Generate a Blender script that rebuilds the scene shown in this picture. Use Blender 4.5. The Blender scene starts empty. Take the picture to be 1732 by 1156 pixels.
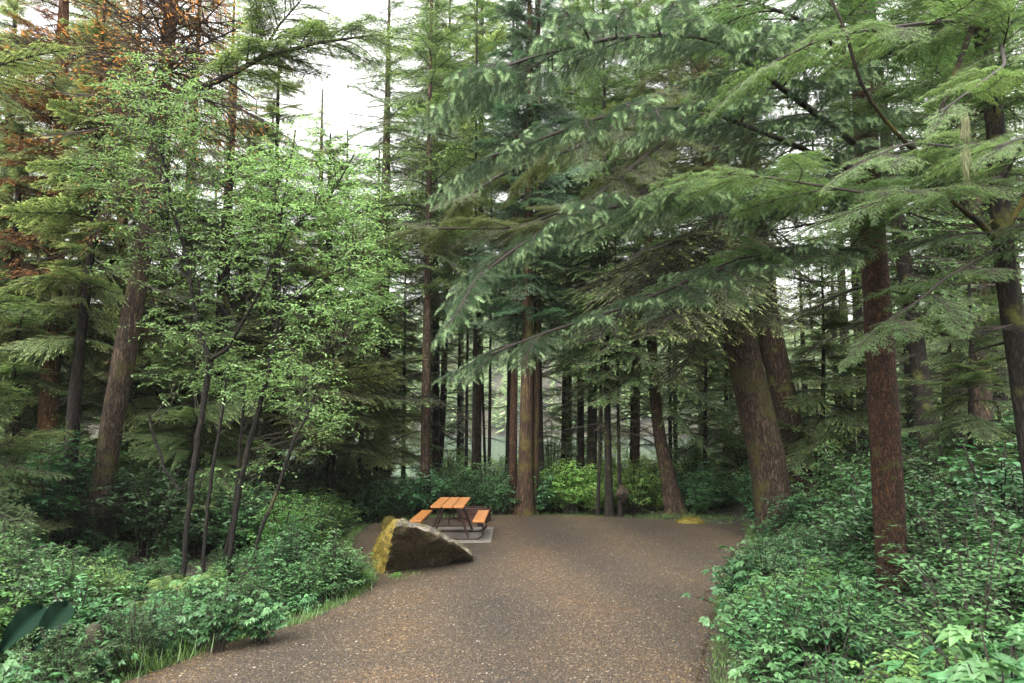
import bpy, bmesh, math
import numpy as np
from math import radians as R, pi, sin, cos, tan, atan

# ------------------------------------------------------------------ camera, world, sun, exposure
S = bpy.context.scene
COL = S.collection
F = 1251.0; PITCH = atan((716 - 578) / F); CH = 2.52          # focal length in photo pixels, camera height
cam = bpy.data.cameras.new('camera'); cam.lens = 36 * F / 1732; cam.sensor_width = 36; cam.clip_end = 2000; cam.clip_start = .05
co = bpy.data.objects.new('camera', cam); COL.objects.link(co)
co.location = (0, 0, CH); co.rotation_euler = (pi / 2 + PITCH, 0, 0); S.camera = co
cam.dof.use_dof = True; cam.dof.focus_distance = 13.5; cam.dof.aperture_fstop = 2.8

W = bpy.data.worlds.new('World'); S.world = W; W.use_nodes = True
nt = W.node_tree; nt.nodes.clear()
sky = nt.nodes.new('ShaderNodeTexSky'); sky.sky_type = 'NISHITA'; sky.sun_disc = False
SUN_EL, SUN_AZ = R(44), R(210)
sky.sun_elevation = SUN_EL; sky.sun_rotation = SUN_AZ; sky.dust_density = 4; sky.air_density = 1; sky.ozone_density = 1
hs = nt.nodes.new('ShaderNodeHueSaturation'); hs.inputs['Saturation'].default_value = .08
gm = nt.nodes.new('ShaderNodeMix'); gm.data_type = 'RGBA'; gm.inputs[0].default_value = .65
tc = nt.nodes.new('ShaderNodeTexCoord'); nz = nt.nodes.new('ShaderNodeTexNoise'); nz.inputs['Scale'].default_value = 2.2; nz.inputs['Detail'].default_value = 5
rp = nt.nodes.new('ShaderNodeValToRGB')
rp.color_ramp.elements[0].position = .3; rp.color_ramp.elements[0].color = (7.6, 7.55, 7.6, 1)
rp.color_ramp.elements[1].position = .7; rp.color_ramp.elements[1].color = (10.2, 10.1, 10.2, 1)
bg = nt.nodes.new('ShaderNodeBackground'); bg.inputs['Strength'].default_value = .085
ow = nt.nodes.new('ShaderNodeOutputWorld')
L = nt.links.new
L(sky.outputs[0], hs.inputs['Color']); L(tc.outputs['Generated'], nz.inputs['Vector']); L(nz.outputs[0], rp.inputs[0])
L(hs.outputs[0], gm.inputs[6]); L(rp.outputs[0], gm.inputs[7])
# an overcast sky is about three times brighter overhead than at the horizon
sz = nt.nodes.new('ShaderNodeSeparateXYZ'); L(tc.outputs['Generated'], sz.inputs[0])
zr = nt.nodes.new('ShaderNodeMapRange'); zr.interpolation_type = 'SMOOTHSTEP'; zr.inputs[1].default_value = .35; zr.inputs[2].default_value = .95; zr.inputs[3].default_value = .75; zr.inputs[4].default_value = 1.7; L(sz.outputs[2], zr.inputs[0])
vm_ = nt.nodes.new('ShaderNodeVectorMath'); vm_.operation = 'SCALE'; L(gm.outputs[2], vm_.inputs[0]); L(zr.outputs[0], vm_.inputs['Scale']); L(vm_.outputs[0], bg.inputs['Color'])
L(bg.outputs[0], ow.inputs[0])

sl = bpy.data.lights.new('sun', 'SUN'); sl.energy = 2.0; sl.angle = R(40); sl.color = (1, .97, .92)
so = bpy.data.objects.new('sun', sl); COL.objects.link(so)
so.rotation_euler = (pi / 2 - SUN_EL, 0, R(180) - SUN_AZ)

S.view_settings.view_transform = 'Standard'; S.view_settings.look = 'None'
S.view_settings.exposure = 2.42; S.view_settings.gamma = 1
S.cycles.max_bounces = 5; S.cycles.diffuse_bounces = 4; S.cycles.transmission_bounces = 3; S.cycles.volume_bounces = 0
S.cycles.glossy_bounces = 2; S.cycles.use_denoising = True; S.cycles.use_adaptive_sampling = True
S.cycles.caustics_reflective = False; S.cycles.caustics_refractive = False

# ------------------------------------------------------------------ helpers: places
cp, sp_ = cos(PITCH), sin(PITCH)
def ray(px, py):
    u = 578 - py
    return np.array([px - 866, F * cp - u * sp_, F * sp_ + u * cp])
def P(px, py, Y):                      # the world point at depth Y seen at a photo pixel
    d = ray(px, py); return np.array([0, 0, CH]) + d * (Y / d[1])
def G(px, py, z=0.):                   # the ground point seen at a photo pixel
    d = ray(px, py); return np.array([0, 0, CH]) + d * ((z - CH) / d[2])
def nrm(v):
    v = np.asarray(v, float); return v / (np.linalg.norm(v, axis=-1, keepdims=True) + 1e-9)

# ------------------------------------------------------------------ helpers: meshes
class MB:
    def __init__(s): s.v = []; s.f = []; s.m = []; s.t = []; s.n = 0
    def add(s, v, f, mat=0, tint=0.):
        v = np.asarray(v, np.float32).reshape(-1, 3); f = np.asarray(f, np.int32).reshape(-1, 4)
        s.v.append(v); s.f.append(f + s.n); s.n += len(v)
        s.m.append(np.full(len(f), mat, np.int32)); s.t.append(np.broadcast_to(np.asarray(tint, np.float32), (len(f),)).copy())
    def tube(s, pts, rad, sides=6, mat=0, tint=0., cap=True, wob=0., rng=None):
        pts = np.asarray(pts, float); n = len(pts); rad = np.broadcast_to(rad, (n,)).astype(float)
        tan_ = nrm(np.gradient(pts, axis=0))
        ref = np.array([1., 0, 0]) if abs(tan_[0][0]) < .8 else np.array([0, 0, 1.])
        a = nrm(np.cross(tan_, ref)); b = np.cross(tan_, a)
        th = np.linspace(0, 2 * pi, sides, endpoint=False)
        rr = rad[:, None] * np.ones((1, sides))
        if wob and rng is not None:
            k = rng.uniform(0, 6.28, 8)
            zz = np.arange(n)[:, None] / n * 9
            rr = rr * (1 + wob * (np.sin(3 * th + k[0] + .8 * zz) * .5 + np.sin(5 * th + k[1] - zz) * .35 + np.sin(2 * th + 2.1 * zz + k[2]) * .5 + rng.normal(0, .35, (n, sides))))
        v = pts[:, None] + rr[..., None] * (np.cos(th)[None, :, None] * a[:, None] + np.sin(th)[None, :, None] * b[:, None])
        i = np.arange(n - 1)[:, None] * sides; j = np.arange(sides)[None]; j2 = (j + 1) % sides
        f = np.stack([i + j, i + j2, i + j2 + sides, i + j + sides], -1).reshape(-1, 4)
        s.add(v.reshape(-1, 3), f, mat, tint)
    def build(s, name, mats, parent=None, smooth=False, loc=None):
        me = bpy.data.meshes.new(name)
        if s.n:
            v = np.concatenate(s.v); f = np.concatenate(s.f); m = np.concatenate(s.m); t = np.concatenate(s.t)
            if loc is not None: v = v - np.asarray(loc, np.float32)
            me.vertices.add(len(v)); me.vertices.foreach_set('co', v.ravel())
            me.loops.add(len(f) * 4); me.loops.foreach_set('vertex_index', f.ravel())
            me.polygons.add(len(f)); me.polygons.foreach_set('loop_start', np.arange(len(f), dtype=np.int32) * 4)
            if not isinstance(mats, (list, tuple)): mats = [mats]
            for x in mats: me.materials.append(x)
            me.polygons.foreach_set('material_index', m)
            me.polygons.foreach_set('use_smooth', np.full(len(f), smooth))
            at = me.attributes.new('tint', 'FLOAT', 'FACE'); at.data.foreach_set('value', t)
            me.update(calc_edges=True)
        o = bpy.data.objects.new(name, me); COL.objects.link(o)
        if parent: o.parent = parent
        return o

def tag(o, label=None, cat=None, group=None, kind=None):
    if label: o['label'] = label
    if cat: o['category'] = cat
    if group: o['group'] = group
    if kind: o['kind'] = kind
    return o
def empty(name, loc, label, cat, group=None, rz=0):
    o = bpy.data.objects.new(name, None); COL.objects.link(o); o.location = [float(x) for x in loc]; o.rotation_euler = (0, 0, rz)
    o.empty_display_size = .3
    return tag(o, label, cat, group)
def dup(root, loc, rz, sc=1., label=None, group=None, tilt=(0, 0)):
    r = root.copy(); COL.objects.link(r); r.location = [float(x) for x in loc]; r.rotation_euler = (tilt[0], tilt[1], rz); r.scale = (sc, sc, sc)
    if label: r['label'] = label
    if group: r['group'] = group
    for ch in list(root.children):
        c = ch.copy(); COL.objects.link(c); c.parent = r
        for g in ch.children:
            d = g.copy(); COL.objects.link(d); d.parent = c
    return r

# ------------------------------------------------------------------ helpers: leaves.  a set is [base, dir, normal, length, width, tint]
def LS(b, d, n, l, w, t):
    b = np.asarray(b, float).reshape(-1, 3); N = len(b)
    g = lambda x: np.broadcast_to(np.asarray(x, float), (N,)).copy()
    h = lambda x: np.broadcast_to(np.asarray(x, float), (N, 3)).copy()
    return [b, h(d), h(n), g(l), g(w), g(t)]
def cat(sets): return [np.concatenate([s[i] for s in sets]) for i in range(6)]
def xf(s, M, T, sc=1., scw=None):
    return [s[0] * sc @ M.T + T, s[1] @ M.T, s[2] @ M.T, s[3] * sc, s[4] * (sc if scw is None else scw), s[5].copy()]
KITE = (np.array([[0, 0, 0], [.45, .5, -.05], [1, 0, -.03], [.45, -.5, -.05]]), np.array([[0, 3, 2, 1]]))
OV = (np.array([[0, 0, 0], [.5, 0, 0], [1.02, 0, -.12], [.15, .3, .05], [.42, .5, .08], [.78, .3, 0], [.15, -.3, .05], [.42, -.5, .08], [.78, -.3, 0]]),
      np.array([[0, 1, 4, 3], [1, 2, 5, 4], [0, 6, 7, 1], [1, 7, 8, 2]]))
# a serrated pointed leaflet for the near thimbleberry and salmonberry
SR = (np.array([[0, 0, 0], [.34, 0, .02], [.66, 0, -.02], [1.05, 0, -.16],
                [.06, .27, .05], [.26, .5, .1], [.38, .41, .08], [.5, .43, .06], [.64, .28, .02], [.76, .24, -.03],
                [.06, -.27, .05], [.26, -.5, .1], [.38, -.41, .08], [.5, -.43, .06], [.64, -.28, .02], [.76, -.24, -.03]]),
      np.array([[0, 1, 5, 4], [1, 7, 6, 5], [1, 2, 8, 7], [2, 3, 9, 8], [0, 10, 11, 1], [1, 11, 12, 13], [1, 13, 14, 2], [2, 14, 15, 3]]))
def put(mb, s, tpl=KITE, mat=0, flip=None):
    b, d, n, l, w, t = s
    tv, tf = tpl; x = nrm(d); y = nrm(np.cross(n, x)); z = np.cross(x, y)
    v = b[:, None] + (l[:, None, None] * tv[None, :, 0:1]) * x[:, None] + (w[:, None, None] * tv[None, :, 1:2]) * y[:, None] + (l[:, None, None] * tv[None, :, 2:3]) * z[:, None]
    K = len(tv); f = tf[None] + (np.arange(len(b)) * K)[:, None, None]
    mb.add(v.reshape(-1, 3), f.reshape(-1, 4), mat, np.repeat(t, len(tf)))
def frame(d, up=(0, 0, 1), roll=0.):
    x = nrm(d); u = np.asarray(up, float)
    if abs(x @ u) > .97: u = np.array([0, 1., 0])
    y = nrm(np.cross(u, x)); z = np.cross(x, y)
    if roll: y, z = y * cos(roll) + z * sin(roll), z * cos(roll) - y * sin(roll)
    return np.stack([x, y, z], 1)

# ------------------------------------------------------------------ helpers: materials
def N(nt, t, **k):
    n = nt.nodes.new('ShaderNode' + t)
    for a, b in k.items():
        if a.startswith('_'): setattr(n, a[1:], b)
        else: n.inputs[a.replace('__', ' ')].default_value = b
    return n
def newmat(name):
    m = bpy.data.materials.new(name); m.use_nodes = True; nt = m.node_tree; nt.nodes.clear()
    o = nt.nodes.new('ShaderNodeOutputMaterial'); return m, nt, o, nt.links.new
def ramp(nt, els):
    r = nt.nodes.new('ShaderNodeValToRGB'); e = r.color_ramp.elements
    while len(e) < len(els): e.new(.5)
    for x, (p, c) in zip(e, els): x.position = p; x.color = (*c, 1)
    return r
def leafmat(name, dark, light, tr=.35, rough=.45, trc=None, var=.25, spec=.5):
    m, nt, o, L = newmat(name)
    at = N(nt, 'Attribute'); at.attribute_name = 'tint'
    r = ramp(nt, [(0, dark), (1, light)]); L(at.outputs['Fac'], r.inputs[0])
    oi = N(nt, 'ObjectInfo'); h = N(nt, 'HueSaturation')
    mr = N(nt, 'MapRange'); mr.inputs[3].default_value = 1 - var; mr.inputs[4].default_value = 1 + var; L(oi.outputs['Random'], mr.inputs[0]); L(mr.outputs[0], h.inputs['Value'])
    mh = N(nt, 'MapRange'); mh.inputs[3].default_value = .475; mh.inputs[4].default_value = .515
    mm = N(nt, 'Math', _operation='FRACT'); m2 = N(nt, 'Math', _operation='MULTIPLY'); m2.inputs[1].default_value = 7.3
    L(oi.outputs['Random'], m2.inputs[0]); L(m2.outputs[0], mm.inputs[0]); L(mm.outputs[0], mh.inputs[0]); L(mh.outputs[0], h.inputs['Hue'])
    L(r.outputs[0], h.inputs['Color'])
    p = N(nt, 'BsdfPrincipled', Roughness=rough); p.inputs['Specular IOR Level'].default_value = spec; L(h.outputs[0], p.inputs['Base Color'])
    t = N(nt, 'BsdfTranslucent'); h2 = N(nt, 'HueSaturation', Saturation=1.15, Value=1.5, Hue=.49); L(h.outputs[0], h2.inputs['Color']); L(h2.outputs[0], t.inputs[0])
    mx = N(nt, 'MixShader'); mx.inputs[0].default_value = tr; L(p.outputs[0], mx.inputs[1]); L(t.outputs[0], mx.inputs[2]); L(mx.outputs[0], o.inputs[0])
    return m
def barkmat(name, dark, light, moss=.2, mosc=(.09, .10, .02), scale=1., strip=1., bump=.6):
    m, nt, o, L = newmat(name)
    tc = N(nt, 'TexCoord'); mp = N(nt, 'Mapping'); mp.inputs['Scale'].default_value = (scale * 9, scale * 9, scale * 9 * .22 * strip); L(tc.outputs['Object'], mp.inputs[0])
    n0 = N(nt, 'TexNoise', Scale=2.2, Detail=3.); L(mp.outputs[0], n0.inputs['Vector'])
    vm = N(nt, 'VectorMath', _operation='MULTIPLY_ADD'); vm.inputs[1].default_value = (1.5, 1.5, 1.5); L(n0.outputs['Color'], vm.inputs[0]); L(mp.outputs[0], vm.inputs[2])
    v = N(nt, 'TexVoronoi', _feature='DISTANCE_TO_EDGE', Scale=1.6); L(vm.outputs[0], v.inputs['Vector'])
    n1 = N(nt, 'TexNoise', Scale=6., Detail=8., Roughness=.7); L(mp.outputs[0], n1.inputs['Vector'])
    r = ramp(nt, [(0, tuple(x * .35 for x in dark)), (.12, dark), (.45, light)])
    ad = N(nt, 'Math', _operation='MULTIPLY_ADD'); ad.inputs[1].default_value = 1.1; ad.inputs[2].default_value = -.52; L(n1.outputs[0], ad.inputs[0])
    a2 = N(nt, 'Math', _operation='ADD'); L(v.outputs[0], a2.inputs[0]); L(ad.outputs[0], a2.inputs[1]); L(a2.outputs[0], r.inputs[0])
    n2 = N(nt, 'TexNoise', Scale=1.7, Detail=7., Roughness=.65); L(tc.outputs['Object'], n2.inputs['Vector'])
    mr = ramp(nt, [(.62 - moss * .4, (0, 0, 0)), (.72 - moss * .35, (1, 1, 1))]); L(n2.outputs[0], mr.inputs[0])
    mx = N(nt, 'Mix', _data_type='RGBA'); L(mr.outputs[0], mx.inputs[0]); L(r.outputs[0], mx.inputs[6]); mx.inputs[7].default_value = (*mosc, 1)
    p = N(nt, 'BsdfPrincipled', Roughness=.85); p.inputs['Specular IOR Level'].default_value = .25; L(mx.outputs[2], p.inputs['Base Color'])
    b = N(nt, 'Bump', Strength=bump, Distance=.04); L(a2.outputs[0], b.inputs['Height']); L(b.outputs[0], p.inputs['Normal']); L(p.outputs[0], o.inputs[0])
    return m
def plain(name, c, rough=.6, metal=0., nscale=8., amt=.3, bump=.15, stretch=(1, 1, 1)):
    m, nt, o, L = newmat(name)
    tc = N(nt, 'TexCoord'); mp = N(nt, 'Mapping'); mp.inputs['Scale'].default_value = stretch; L(tc.outputs['Object'], mp.inputs[0])
    n = N(nt, 'TexNoise', Scale=nscale, Detail=7., Roughness=.65); L(mp.outputs[0], n.inputs['Vector'])
    r = ramp(nt, [(.25, tuple(x * (1 - amt) for x in c)), (.75, tuple(min(1, x * (1 + amt)) for x in c))]); L(n.outputs[0], r.inputs[0])
    p = N(nt, 'BsdfPrincipled', Roughness=rough, Metallic=metal); L(r.outputs[0], p.inputs['Base Color'])
    b = N(nt, 'Bump', Strength=bump, Distance=.01); L(n.outputs[0], b.inputs['Height']); L(b.outputs[0], p.inputs['Normal']); L(p.outputs[0], o.inputs[0])
    return m

M = dict(
    hem=leafmat('hemlock_needles', (.036, .075, .028), (.20, .30, .10), .4),
    hemy=leafmat('hemlock_needles_light', (.075, .13, .045), (.32, .41, .16), .42),
    spr=leafmat('spruce_needles', (.020, .045, .020), (.34, .46, .24), .25, .5, spec=.25),
    hemo=leafmat('olive_needles', (.035, .062, .02), (.20, .27, .085), .38),
    hill=leafmat('hillside_needles', (.08, .14, .06), (.24, .34, .15), .4),
    far=leafmat('conifer_needles_far', (.065, .115, .045), (.23, .31, .13), .42),
    ced=leafmat('cedar_sprays', (.035, .08, .04), (.14, .23, .12), .35),
    rust=leafmat('dead_rusty_twigs', (.10, .062, .022), (.38, .24, .085), .35, .8, spec=.1),
    dec=leafmat('broad_bright_leaves', (.09, .18, .055), (.30, .45, .18), .45, .38),
    ug=leafmat('undergrowth_leaves', (.012, .038, .015), (.075, .16, .055), .22, .42, var=.5),
    ugb=leafmat('thimbleberry_leaves', (.018, .07, .03), (.08, .185, .065), .25, .45, var=.3),
    ugl=leafmat('bright_young_leaves', (.045, .12, .025), (.16, .30, .085), .38, .42),
    ugy=leafmat('lakeside_leaves_painted_light', (.09, .20, .04), (.28, .44, .12), .42, .45),  # brighter leaf copy, light from the lake side put into the colour
    fern=leafmat('fern_fronds', (.05, .12, .03), (.25, .38, .12), .35),
    grass=leafmat('grass_blades', (.04, .09, .02), (.15, .25, .06), .35),
    skunk=leafmat('big_dark_leaf', (.003, .011, .006), (.006, .02, .010), .03, .7, var=.1, spec=.06),
    mosl=leafmat('moss_tufts', (.07, .06, .01), (.24, .19, .035), .3, .9, spec=.1, var=.1),
    lich=leafmat('beard_lichen_strands', (.12, .13, .07), (.28, .29, .17), .3, .9, spec=.1),
    bark_a=barkmat('bark_brown', (.03, .02, .013), (.11, .072, .045), .1),
    bark_r=barkmat('bark_reddish', (.028, .013, .007), (.105, .048, .022), .12, scale=1.5, strip=1.6, bump=1.),
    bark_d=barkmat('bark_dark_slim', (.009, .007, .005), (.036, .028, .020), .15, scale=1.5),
    bark_c=barkmat('bark_cedar_stringy', (.028, .016, .010), (.12, .068, .038), .3, mosc=(.07, .06, .015), scale=1.4, strip=.25),
    bark_m=barkmat('bark_mossy', (.024, .016, .010), (.10, .068, .045), .25, mosc=(.05, .045, .012)),
    bark_o=barkmat('bark_orange', (.07, .034, .016), (.20, .105, .05), .1),
    bark_s=barkmat('bark_sapling', (.005, .004, .003), (.022, .017, .012), .15, mosc=(.05, .05, .015), scale=2),
    twig=plain('twig_bark', (.018, .012, .008), .85),
    limb=barkmat('limb_bark', (.012, .009, .006), (.045, .03, .02), .35, mosc=(.08, .07, .015), scale=3),
    wood=plain('varnished_wood', (.44, .175, .045), .32, nscale=6., amt=.5, stretch=(14, 1, 14)),
    mstump=plain('stump_moss', (.02, .018, .007), .95, 0., 16., .6),
    steel=plain('brown_painted_steel', (.028, .012, .008), .45, 0., 12., .3),
    rustst=plain('rusted_steel', (.06, .028, .02), .75, .3, 20., .5),
    chrome=plain('bare_steel', (.5, .5, .5), .3, 1., 20., .15),
    conc=plain('concrete', (.17, .155, .13), .85, 0, 9., .35),
)
rot = np.random.default_rng

# ------------------------------------------------------------------ the setting: terrain, gravel, lake, hills
EL = [(-3, -4.6), (3, -4.3), (6, -4.1), (7.53, -3.95), (8.38, -3.64), (9.17, -3.29), (9.83, -2.78), (11.3, -2.33), (12.6, -2.21), (13.6, -2.5), (15, -3.1), (17, -3.6), (19.2, -3.7), (20.2, -2.6)]
ER = [(-3, 2.3), (3, 1.8), (6, 1.85), (7.53, 1.92), (9.55, 2.57), (11.13, 2.95), (13.36, 3.9), (16, 5.0), (18.9, 5.9), (19.6, 4.8), (20.2, 3.0)]
def xl(y): return np.interp(y, [e[0] for e in EL], [e[1] for e in EL])
def xr(y): return np.interp(y, [e[0] for e in ER], [e[1] for e in ER])
def onpad(x, y, m=0.): return (x > xl(y) - m) & (x < xr(y) + m) & (y < 20.3 + m)
def ground_z(x, y):
    x = np.asarray(x, float); y = np.asarray(y, float)
    dl = np.clip(xl(y) - x, 0, None); dr = np.clip(x - xr(y), 0, None)
    z = -.06 - .28 * np.exp(-((dl - 1.1) / .7) ** 2) * (dl > 0) + .05 * np.clip(dl - 2, 0, 12) + .10 * np.clip(dr - 2.6, 0, 7)
    z = z + .06 * np.sin(x * 1.7 + y * .6) * np.clip((dl + dr) / 1.5, 0, 1) + .04 * np.sin(y * 2.3 - x * .8) * np.clip((dl + dr) / 1.5, 0, 1)
    w = np.clip((y - 26) / 12, 0, 1); z = z * (1 - w) - 3.2 * w * w * (3 - 2 * w)
    d = np.hypot(x * .75, (y - 20)); far = np.clip((d - 230) / 160, 0, 1)
    ridge = 58 + 16 * np.sin(x * .013 + 1.2) + 9 * np.sin(x * .031 + .5) + 5 * np.sin(x * .07)
    z = np.where(y > 60, z + far ** .8 * ridge * np.clip((y - 60) / 60, 0, 1), z)
    return z
def pad_z(x, y): return .03 * np.sin(x * .5 + 1) + .02 * np.sin(y * .45) - .004 * np.abs(x)
gx = np.concatenate([np.linspace(-700, -45, 60), np.linspace(-42, 42, 240), np.linspace(45, 700, 60)])
gy = np.concatenate([np.linspace(-60, -6, 10), np.linspace(-5, 45, 170), np.linspace(48, 900, 110)])
X, Yg = np.meshgrid(gx, gy); Z = ground_z(X, Yg)
Z = Z - .25 * onpad(X, Yg, -.35)
nx, ny = len(gx), len(gy)
I = (np.arange(ny - 1)[:, None] * nx + np.arange(nx - 1)[None])
gm_, nt, o, L = newmat('forest_floor')
tc = N(nt, 'TexCoord'); n = N(nt, 'TexNoise', Scale=.9, Detail=10., Roughness=.7); L(tc.outputs['Object'], n.inputs['Vector'])
r = ramp(nt, [(.3, (.010, .008, .005)), (.5, (.028, .020, .012)), (.6, (.03, .035, .012)), (.75, (.03, .055, .018))]); L(n.outputs[0], r.inputs[0])
p = N(nt, 'BsdfPrincipled', Roughness=.95); L(r.outputs[0], p.inputs['Base Color'])
n2 = N(nt, 'TexNoise', Scale=14., Detail=6.); L(tc.outputs['Object'], n2.inputs['Vector'])
b = N(nt, 'Bump', Strength=.8, Distance=.05); L(n2.outputs[0], b.inputs['Height']); L(b.outputs[0], p.inputs['Normal']); L(p.outputs[0], o.inputs[0])
mb = MB(); mb.add(np.stack([X, Yg, Z], -1), np.stack([I, I + 1, I + nx + 1, I + nx], -1))
tag(mb.build('ground', gm_, smooth=True), kind='structure')

gm_, nt, o, L = newmat('wet_gravel')
tc = N(nt, 'TexCoord')
v = N(nt, 'TexVoronoi', Scale=105., Randomness=1.); L(tc.outputs['Object'], v.inputs['Vector'])
v3 = N(nt, 'TexVoronoi', Scale=34., Randomness=1.); L(tc.outputs['Object'], v3.inputs['Vector'])
sx = N(nt, 'SeparateColor'); L(v.outputs['Color'], sx.inputs[0])
r = ramp(nt, [(0, (.014, .010, .009)), (.3, (.045, .030, .023)), (.55, (.082, .062, .047)), (.75, (.13, .105, .085)), (.9, (.17, .125, .085)), (1, (.38, .34, .29))]); L(sx.outputs[0], r.inputs[0])
s3 = N(nt, 'SeparateColor'); L(v3.outputs['Color'], s3.inputs[0])
r3 = ramp(nt, [(.86, (0, 0, 0)), (.9, (1, 1, 1))]); L(s3.outputs[1], r3.inputs[0])
rc = ramp(nt, [(0, (.05, .045, .045)), (.4, (.16, .085, .05)), (.7, (.2, .16, .13)), (1, (.38, .34, .3))]); L(s3.outputs[0], rc.inputs[0])
mx0 = N(nt, 'Mix', _data_type='RGBA'); L(r3.outputs[0], mx0.inputs[0]); L(r.outputs[0], mx0.inputs[6]); L(rc.outputs[0], mx0.inputs[7])
# damp and rusty patches, a pair of faint wheel bands curving into the bay
n1 = N(nt, 'TexNoise', Scale=.55, Detail=6., Roughness=.6, Distortion=.6); L(tc.outputs['Object'], n1.inputs['Vector'])
rr = ramp(nt, [(.3, (.37, .335, .24)), (.5, (.49, .43, .30)), (.7, (.61, .47, .28))]); L(n1.outputs[0], rr.inputs[0])
m1 = N(nt, 'Mix', _data_type='RGBA', _blend_type='MULTIPLY'); m1.inputs[0].default_value = 1; L(mx0.outputs[2], m1.inputs[6]); L(rr.outputs[0], m1.inputs[7])
sp = N(nt, 'SeparateXYZ'); L(tc.outputs['Object'], sp.inputs[0])
q = N(nt, 'Math', _operation='MULTIPLY'); L(sp.outputs[1], q.inputs[0]); q.inputs[1].default_value = .23
q2 = N(nt, 'Math', _operation='SINE'); L(q.outputs[0], q2.inputs[0])
q3 = N(nt, 'Math', _operation='MULTIPLY_ADD'); L(q2.outputs[0], q3.inputs[0]); q3.inputs[1].default_value = -.9; L(sp.outputs[0], q3.inputs[2])
q4 = N(nt, 'Math', _operation='MULTIPLY'); L(q3.outputs[0], q4.inputs[0]); q4.inputs[1].default_value = 2.6
nd = N(nt, 'TexNoise', Scale=1.3, Detail=4.); L(tc.outputs['Object'], nd.inputs['Vector'])
q4b = N(nt, 'Math', _operation='MULTIPLY_ADD'); L(nd.outputs[0], q4b.inputs[0]); q4b.inputs[1].default_value = 1.4; L(q4.outputs[0], q4b.inputs[2])
q5 = N(nt, 'Math', _operation='SINE'); L(q4b.outputs[0], q5.inputs[0])
r5 = ramp(nt, [(0, (.76, .76, .78)), (.5, (1, 1, 1)), (1, (1.25, 1.2, 1.12))])
q6 = N(nt, 'MapRange'); q6.inputs[1].default_value = -1; L(q5.outputs[0], q6.inputs[0]); L(q6.outputs[0], r5.inputs[0])
m2 = N(nt, 'Mix', _data_type='RGBA', _blend_type='MULTIPLY'); m2.inputs[0].default_value = 1; L(m1.outputs[2], m2.inputs[6]); L(r5.outputs[0], m2.inputs[7])
p = N(nt, 'BsdfPrincipled', Roughness=.62); L(m2.outputs[2], p.inputs['Base Color'])
b = N(nt, 'Bump', Strength=.9, Distance=.012); b.invert = True; L(v.outputs['Distance'], b.inputs['Height'])
b2 = N(nt, 'Bump', Strength=.5, Distance=.02); b2.invert = True; L(v3.outputs['Distance'], b2.inputs['Height']); L(b.outputs[0], b2.inputs['Normal']); L(b2.outputs[0], p.inputs['Normal']); L(p.outputs[0], o.inputs[0])
M['gravel'] = gm_
rg = rot(5)
ys = np.linspace(-3, 20.2, 190); us = np.linspace(0, 1, 60)
jl = np.convolve(rg.normal(0, .12, 200), np.ones(5) / 5)[:190]; jr = np.convolve(rg.normal(0, .12, 200), np.ones(5) / 5)[:190]
XX = (xl(ys) + jl)[:, None] * (1 - us) + (xr(ys) + jr)[:, None] * us; YY = ys[:, None] + 0 * us
YY = YY + (ys[:, None] > 19) * .35 * np.sin(us * pi) * np.clip((ys[:, None] - 19), 0, 1.2)
ZZ = pad_z(XX, YY) - .12 * (np.abs(us - .5) > .495)
I = (np.arange(189)[:, None] * 60 + np.arange(59)[None])
mb = MB(); mb.add(np.stack([XX, YY, ZZ], -1), np.stack([I, I + 1, I + 61, I + 60], -1))
tag(mb.build('gravel_pad', gm_, smooth=True), kind='structure')

# loose stones on the pad, too many to count
def stones(name, n, mats, ymin, ymax, smin, smax, seed, edge=False):
    r = rot(seed); y = ymin + (ymax - ymin) * r.random(n) ** 1.6
    u = r.random(n)
    if edge: u = np.where(r.random(n) < .5, np.abs(r.normal(0, .035, n)), 1 - np.abs(r.normal(0, .035, n)))
    x = xl(y) * (1 - u) + xr(y) * u
    s = smin + (smax - smin) * r.random(n) ** 3
    base = np.array([[1, 0, 0], [0, 1, 0], [-1, 0, 0], [0, -1, 0], [.6, .6, .62], [-.6, .6, .55], [-.6, -.6, .6], [.6, -.6, .5]])
    fs = np.array([[0, 1, 5, 4], [1, 2, 6, 5], [2, 3, 7, 6], [3, 0, 4, 7], [4, 5, 6, 7]])
    v = base[None] * (1 + r.normal(0, .18, (n, 8, 3))) * s[:, None, None]
    v[..., 2] *= .75; a = r.random(n) * 6.28; ca, sa = np.cos(a)[:, None], np.sin(a)[:, None]
    vx = v[..., 0] * ca - v[..., 1] * sa; vy = v[..., 0] * sa + v[..., 1] * ca
    v = np.stack([vx + x[:, None], vy + y[:, None], v[..., 2] + pad_z(x, y)[:, None] - .001], -1)
    mb = MB(); mb.add(v, fs[None] + (np.arange(n) * 8)[:, None, None], 0, np.repeat(r.random(n), 5))
    return tag(mb.build(name, mats), label='loose small stones scattered over the brown gravel', cat='gravel', kind='stuff')
sm, nt, o, L = newmat('loose_stone')
at = N(nt, 'Attribute'); at.attribute_name = 'tint'
r = ramp(nt, [(0, (.015, .012, .010)), (.35, (.04, .03, .024)), (.6, (.075, .05, .034)), (.85, (.11, .09, .075)), (.97, (.16, .12, .08)), (1, (.33, .3, .26))]); L(at.outputs['Fac'], r.inputs[0])
p = N(nt, 'BsdfPrincipled', Roughness=.55); L(r.outputs[0], p.inputs['Base Color']); L(p.outputs[0], o.inputs[0])
stones('gravel', 60000, sm, 6.2, 20, .004, .013, 3)

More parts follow.
